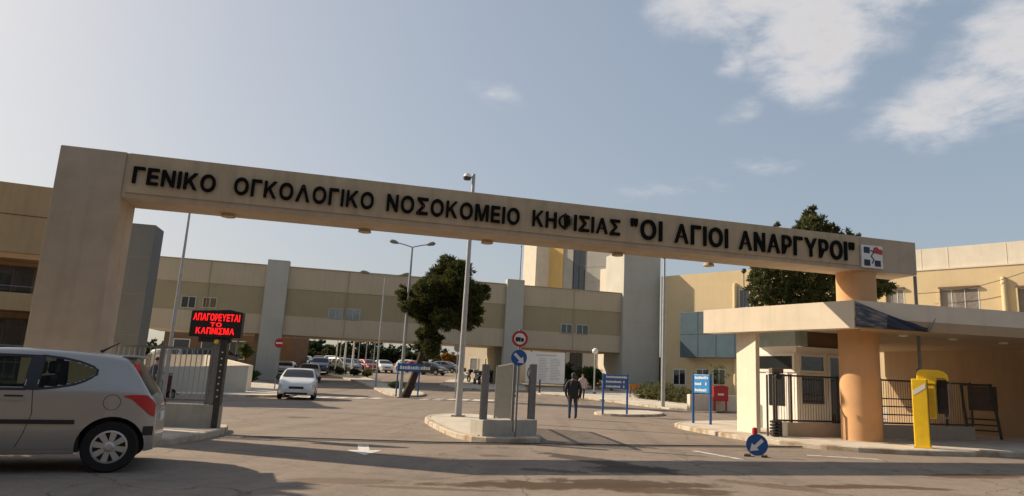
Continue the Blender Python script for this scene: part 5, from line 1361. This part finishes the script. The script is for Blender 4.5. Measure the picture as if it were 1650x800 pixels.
# trees beyond the car park
def far_tree(px, Y, py_top, wpx, label, m, n=1500, trunk=True):
    p = onY(px, py_top+10, Y); gz = terrain(Y); h = p.z-gz; w = wpx*Y/F/2
    t = thing('broadleaf_tree', label, 'tree', (p.x, Y, gz), 0, 'trees beyond the car park')
    mb = MB(); limb(mb, [(0, 0, 0), (.1, 0, h*.3), (0, .1, h*.7)], .22, .06, 7)
    bl = []
    for k in range(9):
        a = rng.uniform(0, 2*PI); rr = rng.uniform(.2, .62)*w; z = h*rng.uniform(.36, .82)
        bl.append((rr*math.cos(a), rr*math.sin(a), z, w*rng.uniform(.38, .58), .85))
        limb(mb, [(0, 0, h*.3), (rr*.6*math.cos(a), rr*.6*math.sin(a), z*.85), (rr*math.cos(a), rr*math.sin(a), z)], .06, .02, 5)
    bl.append((0, 0, h*.82, w*.45, .8))
    build(mb, 'trunk', m_bark, t, world=False)
    v, f = leaves(bl, int(n*2.2), .34 if Y > 80 else .2, rng, shell=.4, asp=1.4); raw(v, f, 'crown', m, t, world=False)
for a in [(462, 108, 545, 46, 'dark green tree at left under the bridge, beside the pier', m_tree2), (487, 104, 553, 40, 'olive green tree second from left beyond the cars', m_tree),
          (468, 98, 562, 24, 'orange autumn tree low beside the bridge pier', m_autumn), (513, 116, 541, 44, 'tall round-topped dark tree standing above its neighbours beyond cars', m_tree2), (535, 112, 551, 44, 'mid green tree behind the dark blue off-roader', m_tree),
          (560, 118, 545, 40, 'dark tree right behind the white poles', m_tree2), (583, 114, 548, 44, 'shadowy green tree right of the white poles', m_tree2), (612, 117, 555, 48, 'low dark tree above the lone white car', m_tree2), (640, 118, 556, 46, 'low dark tree left of the leaning pine', m_tree2),
          (665, 112, 562, 34, 'olive tree glimpsed behind the pine trunk', m_tree), (724, 100, 562, 26, 'small tree with yellowing leaves right of the pine', m_autumn), (742, 104, 565, 24, 'small green tree behind the round sign back', m_tree), (708, 108, 566, 24, 'low green tree between pine trunk and yellowing tree', m_tree),
          (290, 76, 538, 60, 'dark tree under the bridge left of the red display', m_tree2), (250, 80, 540, 44, 'dark tree at the foot of the stair tower', m_tree2), (410, 86, 545, 40, 'dull green tree left of the bridge pier', m_tree), (438, 92, 552, 34, 'brownish tree directly behind the bridge pier', m_autumn), (498, 140, 552, 90, 'broad hazy tree line at left distance', m_tree2), (590, 142, 553, 110, 'broad hazy tree clump behind the poles', m_tree2), (680, 145, 556, 110, 'broad hazy tree clump behind the pine', m_tree2)]:
    far_tree(*a, n=2600 if a[3] > 80 else 1500)
def small_tree(px, py_b, py_c, Y, rpx, label, m):
    b = onY(px, py_b, Y); c = onY(px, py_c, Y); gz = terrain(Y); h = c.z-gz
    t = thing('young_tree', label, 'tree', (b.x, Y, gz)); mb = MB(); limb(mb, [(0, 0, 0), (.03, 0, h*.6), (0, 0, h)], .06, .03, 7)
    r = rpx*Y/F; bl = [(0, 0, h, r, 1.)]+[(rng.uniform(-.5, .5)*r, rng.uniform(-.5, .5)*r, h+rng.uniform(-.5, .6)*r, r*.6, 1.) for _ in range(4)]
    build(mb, 'trunk', m_bark, t, world=False); v, f = leaves(bl, 1200, .16, rng, shell=.3, asp=1.4); raw(v, f, 'crown', m, t, world=False)
small_tree(390, 618, 566, 47, 9, 'young yellow-green tree right of the red display', m_shrub)
def shrub(x, y, r, h, label, m, name='shrub', n=2600, size=.085, cat='shrub', grp=None, z0=None):
    gz = terrain(y)+.1 if z0 is None else z0
    t = thing(name, label, cat, (x, y, gz), 0, grp)
    mb = MB()
    for k in range(5):
        a = 2*PI*k/5; limb(mb, [(0, 0, 0), (r*.4*math.cos(a), r*.4*math.sin(a), h*.6)], .03, .01, 5)
    build(mb, 'stem', m_bark, t, world=False)
    bl = [(0, 0, h*.55, r*.75, h/r*.6)]+[(rng.uniform(-.6, .6)*r, rng.uniform(-.6, .6)*r, h*rng.uniform(.35, .75), r*.5, h/r*.55) for _ in range(6)]
    v, f = leaves(bl, n, size, rng, shell=.3, asp=1.4); raw(v, f, 'foliage', m, t, world=False)
def shrubp(px, py, rpx, h, label, m, **k):
    p = G(px, py); shrub(p.x, p.y, rpx*p.y/F, h, label, m, **k)
shrubp(406, 618, 15, .85, 'bushy green shrub on left pavement beside the bollard', m_hedge)
shrubp(640, 629, 14, .5, 'low leafy shrub on the median beside the blue sign', m_hedge)
shrubp(660, 632, 9, .45, 'low shrub at the foot of the leaning pine', m_oliv)
shrubp(548, 606, 10, .7, 'low brownish shrub on median below left white pole', m_tree)
shrubp(570, 608, 12, .7, 'low dark shrub on median below right white pole', m_tree2)
shrubp(592, 610, 10, .7, 'low green shrub at the near end of the parked rows', m_hedge)
p = onY(955, 610, 62); shrub(p.x, 62, 1.7, 1.9, 'large rounded clipped hedge bush behind the globe lamp', m_hedge, n=9000, size=.10)
p = onY(917, 612, 60); shrub(p.x, 60, .7, 2.2, 'dark narrow bush beside the information board', m_tree2, n=4000, size=.1)
p = onY(985, 615, 60); shrub(p.x, 60, 1.0, 1.3, 'small green bush right of the globe lamp', m_hedge, n=4000, size=.1)
# long grey-green hedge in clumps
h0 = G(1018, 645); h1 = G(1112, 658)
hg = thing('hedge', 'long unkempt grey-green hedge along the right pavement', 'hedge', (h0.x, h0.y, terrain(h0.y)))
bl = []; mb = MB(); NH = 16
for k in range(NH):
    t_ = k/(NH-1); x, y = h0.x+(h1.x+.8-h0.x)*t_+.6, h0.y+(h1.y-h0.y)*t_+.5; gz = terrain(y); hh = rng.uniform(.85, 1.25)
    bl.append((x, y, gz+hh*.5, .62, hh*.85)); bl.append((x+.5, y+.7, gz+hh*.6, .6, hh*.95))
    st_ = MB(); limb(st_, [(x, y, gz), (x, y, gz+.5)], .03, .01, 5); build(st_, 'stem', m_bark, hg)
v_, f_ = leaves(bl, 26000, .10, rng, shell=.3, asp=1.7); raw(v_, f_, 'foliage', m_oliv, hg)
# climbing plant on the yellow wall below the bay
p = onY(1162, 605, 56); shrub(p.x, 56, 1.2, 3.2, 'thin climbing plant on the yellow wall under the bay', m_hedge, n=500)
# unseen tree added beyond the left edge to shade the silver car
oft = thing('added_shade_tree', 'unseen broad tree added beyond the left edge to shade silver car', 'tree', (-13.2, 11.4, .1))
mb = MB(); limb(mb, [(-13.2, 11.4, .1), (-13.1, 11.3, 1.6), (-12.9, 11.4, 3.2), (-12.9, 11.3, 4.6)], .2, .08, 10)
bl = [(-11.9+rng.uniform(-1.7, .9), 10.0+rng.uniform(-1.5, 1.7), 4.1+rng.uniform(-1.0, 1.1), rng.uniform(.8, 1.15), .9) for _ in range(14)]
for b in bl[:7]: limb(mb, [(-13.0, 11.35, 2.6), ((-13+b[0])/2, (11.35+b[1])/2, 3.2), b[:3]], .08, .03, 7)
build(mb, 'trunk', m_bark, oft, smooth=True)
v_, f_ = leaves(bl, 16000, .22, rng, shell=.2, asp=1.3); raw(v_, f_, 'crown', m_hedge, oft)

# unseen block of flats added behind the camera to take away open sky there
fl = thing('added_flats', 'unseen brown block of flats added behind the viewer to block sky', 'building', (0, -13, 0))
build(MB().box(-45, 45, -24, -13, 0, 11), 'wall', mat('flats_render', (.16, .125, .095), var=.12, scale=.6, **PL), fl)
build(MB().box(-45.3, 45.3, -24.3, -12.7, 11.002, 11.4), 'roof', m_brown, fl)
for k in range(14):
    for z in (1.2, 4.6, 8.0): wallpane((-43+k*6.2+3, -13), (-1, 0), 0, 1.8, z, z+1.6, 'window', m_glass, fl, fr=.1, fm=m_frame, bars=(.9,))

# ------------------------------------------------------------------ people
def skin_mesh(joints, edges, root_i, mats_by_z=None, sub=2):
    me = bpy.data.meshes.new('person'); me.from_pydata([j[:3] for j in joints], edges, [])
    o = bpy.data.objects.new('person_source', me); COL.objects.link(o)
    o.modifiers.new('s', 'SKIN'); sv = me.skin_vertices[0].data
    for i, j in enumerate(joints): sv[i].radius = (j[3], j[4] if len(j) > 4 else j[3]); sv[i].use_root = (i == root_i)
    m = o.modifiers.new('d', 'SUBSURF'); m.levels = sub; m.render_levels = sub
    bpy.context.view_layer.update()
    r = bpy.data.meshes.new_from_object(o.evaluated_get(bpy.context.evaluated_depsgraph_get()))
    bpy.data.objects.remove(o); r.polygons.foreach_set('use_smooth', [True]*len(r.polygons)); return r
def walking_person(loc, rz, label, coat, trousers, hair, scale=1., stride=.16, arm_out=.0):
    t = thing('person', label, 'person', loc, rz); s = stride
    J = [(0, 0, .94, .125, .10), (0, 0, 1.12, .13, .10), (0, 0, 1.34, .165, .11), (0, 0, 1.46, .10, .08), (0, -.01, 1.53, .055, .055), (0, -.015, 1.60, .075, .088), (0, -.02, 1.69, .078, .095), (0, -.01, 1.755, .05, .06),
         (-.10, 0, .90, .108), (-.125, -s*.5, .50, .078), (-.13, -s*.2+.05, .10, .056), (-.105, -s*.2-.14, .035, .036, .03),
         (.10, 0, .90, .108), (.125, s*.35, .50, .078), (.13, s, .10, .056), (.105, s-.16, .035, .036, .03),
         (-.20, 0, 1.42, .078), (-.30, .06, 1.14, .066), (-.27, -.08, .92, .048), (-.235, -.08, .80, .03, .018),
         (.20, 0, 1.42, .078), (.30, .04, 1.14, .066), (.27, -.04, .92, .048), (.245, .03, .80, .03, .018)]
    E = [(0, 1), (1, 2), (2, 3), (3, 4), (4, 5), (5, 6), (6, 7), (0, 8), (8, 9), (9, 10), (10, 11), (0, 12), (12, 13), (13, 14), (14, 15), (3, 16), (16, 17), (17, 18), (18, 19), (3, 20), (20, 21), (21, 22), (22, 23)]
    for side_, hx, hy in ((-1, -.235, -.08), (1, .245, .03)):
        for k, (dx, dy, ln) in enumerate(((-.0, -.03, .075), (0, -.01, .085), (0, .012, .08), (0, .03, .065), (-side_*.025, -.035, .05))):
            b = len(J); J += [(hx+dx*.5, hy+dy*.7, .775, .011), (hx+dx, hy+dy, .775-ln*.6, .0095), (hx+dx-side_*.012, hy+dy, .775-ln, .008)]
            E += [(19 if side_ < 0 else 23, b), (b, b+1), (b+1, b+2)]
    me = skin_mesh(J, E, 0)
    me.materials.clear()
    for m in (m_skin, coat, trousers, m_black): me.materials.append(m)
    for p in me.polygons:
        z = p.center.z; x = abs(p.center.x)
        p.material_index = 3 if z < .085 else (2 if z < .88 and x < .21 and not (x > .2) else (1 if z < 1.50 and not (z < .84 and x > .2) else 0))
    o = bpy.data.objects.new('body', me); COL.objects.link(o); o.parent = t
    mb = MB(); prof = [(.0, .105)]+[(.098*math.sin(PI*k/14), .105*math.cos(PI*k/14)) for k in range(1, 9)]
    mb.lathe(prof, (0, .012, 1.695), n=16); mb.lathe([(.088, .0), (.082, -.09), (.05, -.12)], (0, .03, 1.69), n=16, cap=False); build(mb, 'hair', hair, o, world=False, smooth=True)
    # hanging coat hem over the hips
    jk = MB().lathe([(.225, .78), (.215, .95), (.215, 1.10), (.225, 1.30), (.19, 1.44), (.09, 1.52), (.085, 1.555)], n=20)
    jk.v = [(x*1.0, y*.68, z) for x, y, z in jk.v]; build(jk, 'jacket', coat, o, world=False, smooth=True)
    # face
    fc = MB(); fc.lathe([(.0, -.02), (.015, -.01), (.012, .02)], (0, -.115, 1.635), 'Z', 8)
    for sx_ in (-1, 1): fc.lathe([(.0, -.008), (.011, 0), (.0, .008)], (sx_*.032, -.105, 1.665), 'Y', 8)
    build(fc, 'face', m_skin, o, world=False)
    t.scale = (scale,)*3
    return t
m_coat = mat('dark_jacket', (.014, .014, .017), rough=.8, var=.2); m_jean = mat('blue_jeans', (.045, .06, .10), rough=.85, var=.2)
m_shirt = mat('pale_shirt', (.55, .42, .40), rough=.85, var=.1); m_brn = mat('brown_trousers', (.10, .075, .055), rough=.85, var=.2); m_hair = mat('dark_hair', (.05, .045, .04), rough=.8, var=.2)
m_purple = mat('dull_purple_jacket', (.085, .075, .10), rough=.85, var=.15); m_mar = mat('maroon_seat_cover', (.09, .03, .03), rough=.8)
p = G(922, 676)
walking_person((p.x, p.y, 0), PI+.05, 'man in dark jacket and jeans walking away through the gate', m_coat, m_jean, m_hair, .93)
p = G(938, 645)
walking_person((p.x, p.y, terrain(p.y)), .3, 'distant person in pale top walking beyond the man in black', m_shirt, m_brn, m_hair, .98)
# person seated on a scooter behind the bar fence
p = onY(238, 630, 27.5)
gz = .0
sc_ = thing('scooter', 'dark maroon scooter with seated rider behind the bar fence', 'scooter', (p.x+.35, 27.5, 0), PI*.5-.5)
for x in (-.6, .6):
    w = build(MB().lathe([(.12, -.05), (.2, -.055), (.22, 0), (.2, .055), (.12, .05)], (x, 0, .22), 'Y', 16, cap=False), 'wheel', m_tyre, sc_, world=False, smooth=True)
    build(MB().lathe([(.13, -.02), (.13, .02)], (x, 0, .22), 'Y', 12), 'rim', m_steel, w, world=False)
build(MB().plate((0, -.15, 0), (1, 0, 0), (0, 0, 1), (0, 1, 0), [(-.75, .45), (-.3, .3), (.3, .25), (.5, .4), (.5, .95), (.42, .95), (.35, .42), (-.05, .38), (-.1, .72), (-.8, .74)], .3), 'body', m_mar, sc_, world=False, bevel=.05)
build(MB().box(-.8, -.08, -.16, .16, .74, .84), 'seat', m_black, sc_, world=False, bevel=.04)
build(MB().tube([(.35, -.32, 1.02), (.44, 0, 1.04), (.35, .32, 1.02)], .02, 6), 'handlebar', m_dark, sc_, world=False)
build(MB().tube([(.44, 0, 1.04), (.5, 0, .9), (.6, 0, .25)], .035, 8), 'fork', m_dark, sc_, world=False)
def seated_person(loc, rz, label):
    t = thing('person', label, 'person', loc, rz)
    J = [(-.3, 0, .92, .13, .12), (-.28, 0, 1.08, .14, .11), (-.22, 0, 1.28, .165, .11), (-.17, 0, 1.38, .10, .08), (-.15, 0, 1.45, .055), (-.12, 0, 1.52, .085, .075), (-.11, 0, 1.61, .09, .078), (-.12, 0, 1.67, .055, .05),
         (-.28, .11, .90, .09), (.12, .17, .80, .068), (.1, .17, .42, .05), (.24, .18, .37, .035), (-.28, -.11, .90, .09), (.12, -.17, .80, .068), (.1, -.17, .42, .05), (.24, -.18, .37, .035),
         (-.18, .21, 1.35, .06), (-.06, .27, 1.12, .047), (.2, .26, 1.05, .037), (.31, .26, 1.05, .028, .02), (-.18, -.21, 1.35, .06), (-.06, -.27, 1.12, .047), (.2, -.26, 1.05, .037), (.31, -.26, 1.05, .028, .02)]
    E = [(0, 1), (1, 2), (2, 3), (3, 4), (4, 5), (5, 6), (6, 7), (0, 8), (8, 9), (9, 10), (10, 11), (0, 12), (12, 13), (13, 14), (14, 15), (3, 16), (16, 17), (17, 18), (18, 19), (3, 20), (20, 21), (21, 22), (22, 23)]
    for hy, src in ((.26, 19), (-.26, 23)):
        for k in range(4):
            b = len(J); yy = hy-.03+.02*k; J += [(.34, yy, 1.06, .01), (.385, yy, 1.05, .009), (.385, yy, 1.015, .008)]; E += [(src, b), (b, b+1), (b+1, b+2)]
        b = len(J); J += [(.32, hy*.88, 1.03, .011), (.36, hy*.85, 1.01, .009)]; E += [(src, b), (b, b+1)]
    me = skin_mesh(J, E, 0); me.materials.clear()
    for m in (m_skin, m_purple, m_brn, m_black): me.materials.append(m)
    for q in me.polygons:
        c = q.center; q.material_index = 3 if c.z < .41 else (2 if c.z < .92 else (1 if c.z < 1.42 and c.x < .24 else 0))
    o = bpy.data.objects.new('body', me); COL.objects.link(o); o.parent = t
    mb = MB(); mb.lathe([(.0, .108)]+[(.1*math.sin(PI*k/14), .108*math.cos(PI*k/14)) for k in range(1, 9)], (-.13, 0, 1.61), n=16); build(mb, 'hair', m_hair, o, world=False, smooth=True)
    return t
seated_person((p.x+.35, 27.5, -.06), PI*.5-.5, 'rider in dull purple jacket seated behind the bar fence')
bpy.context.view_layer.update()
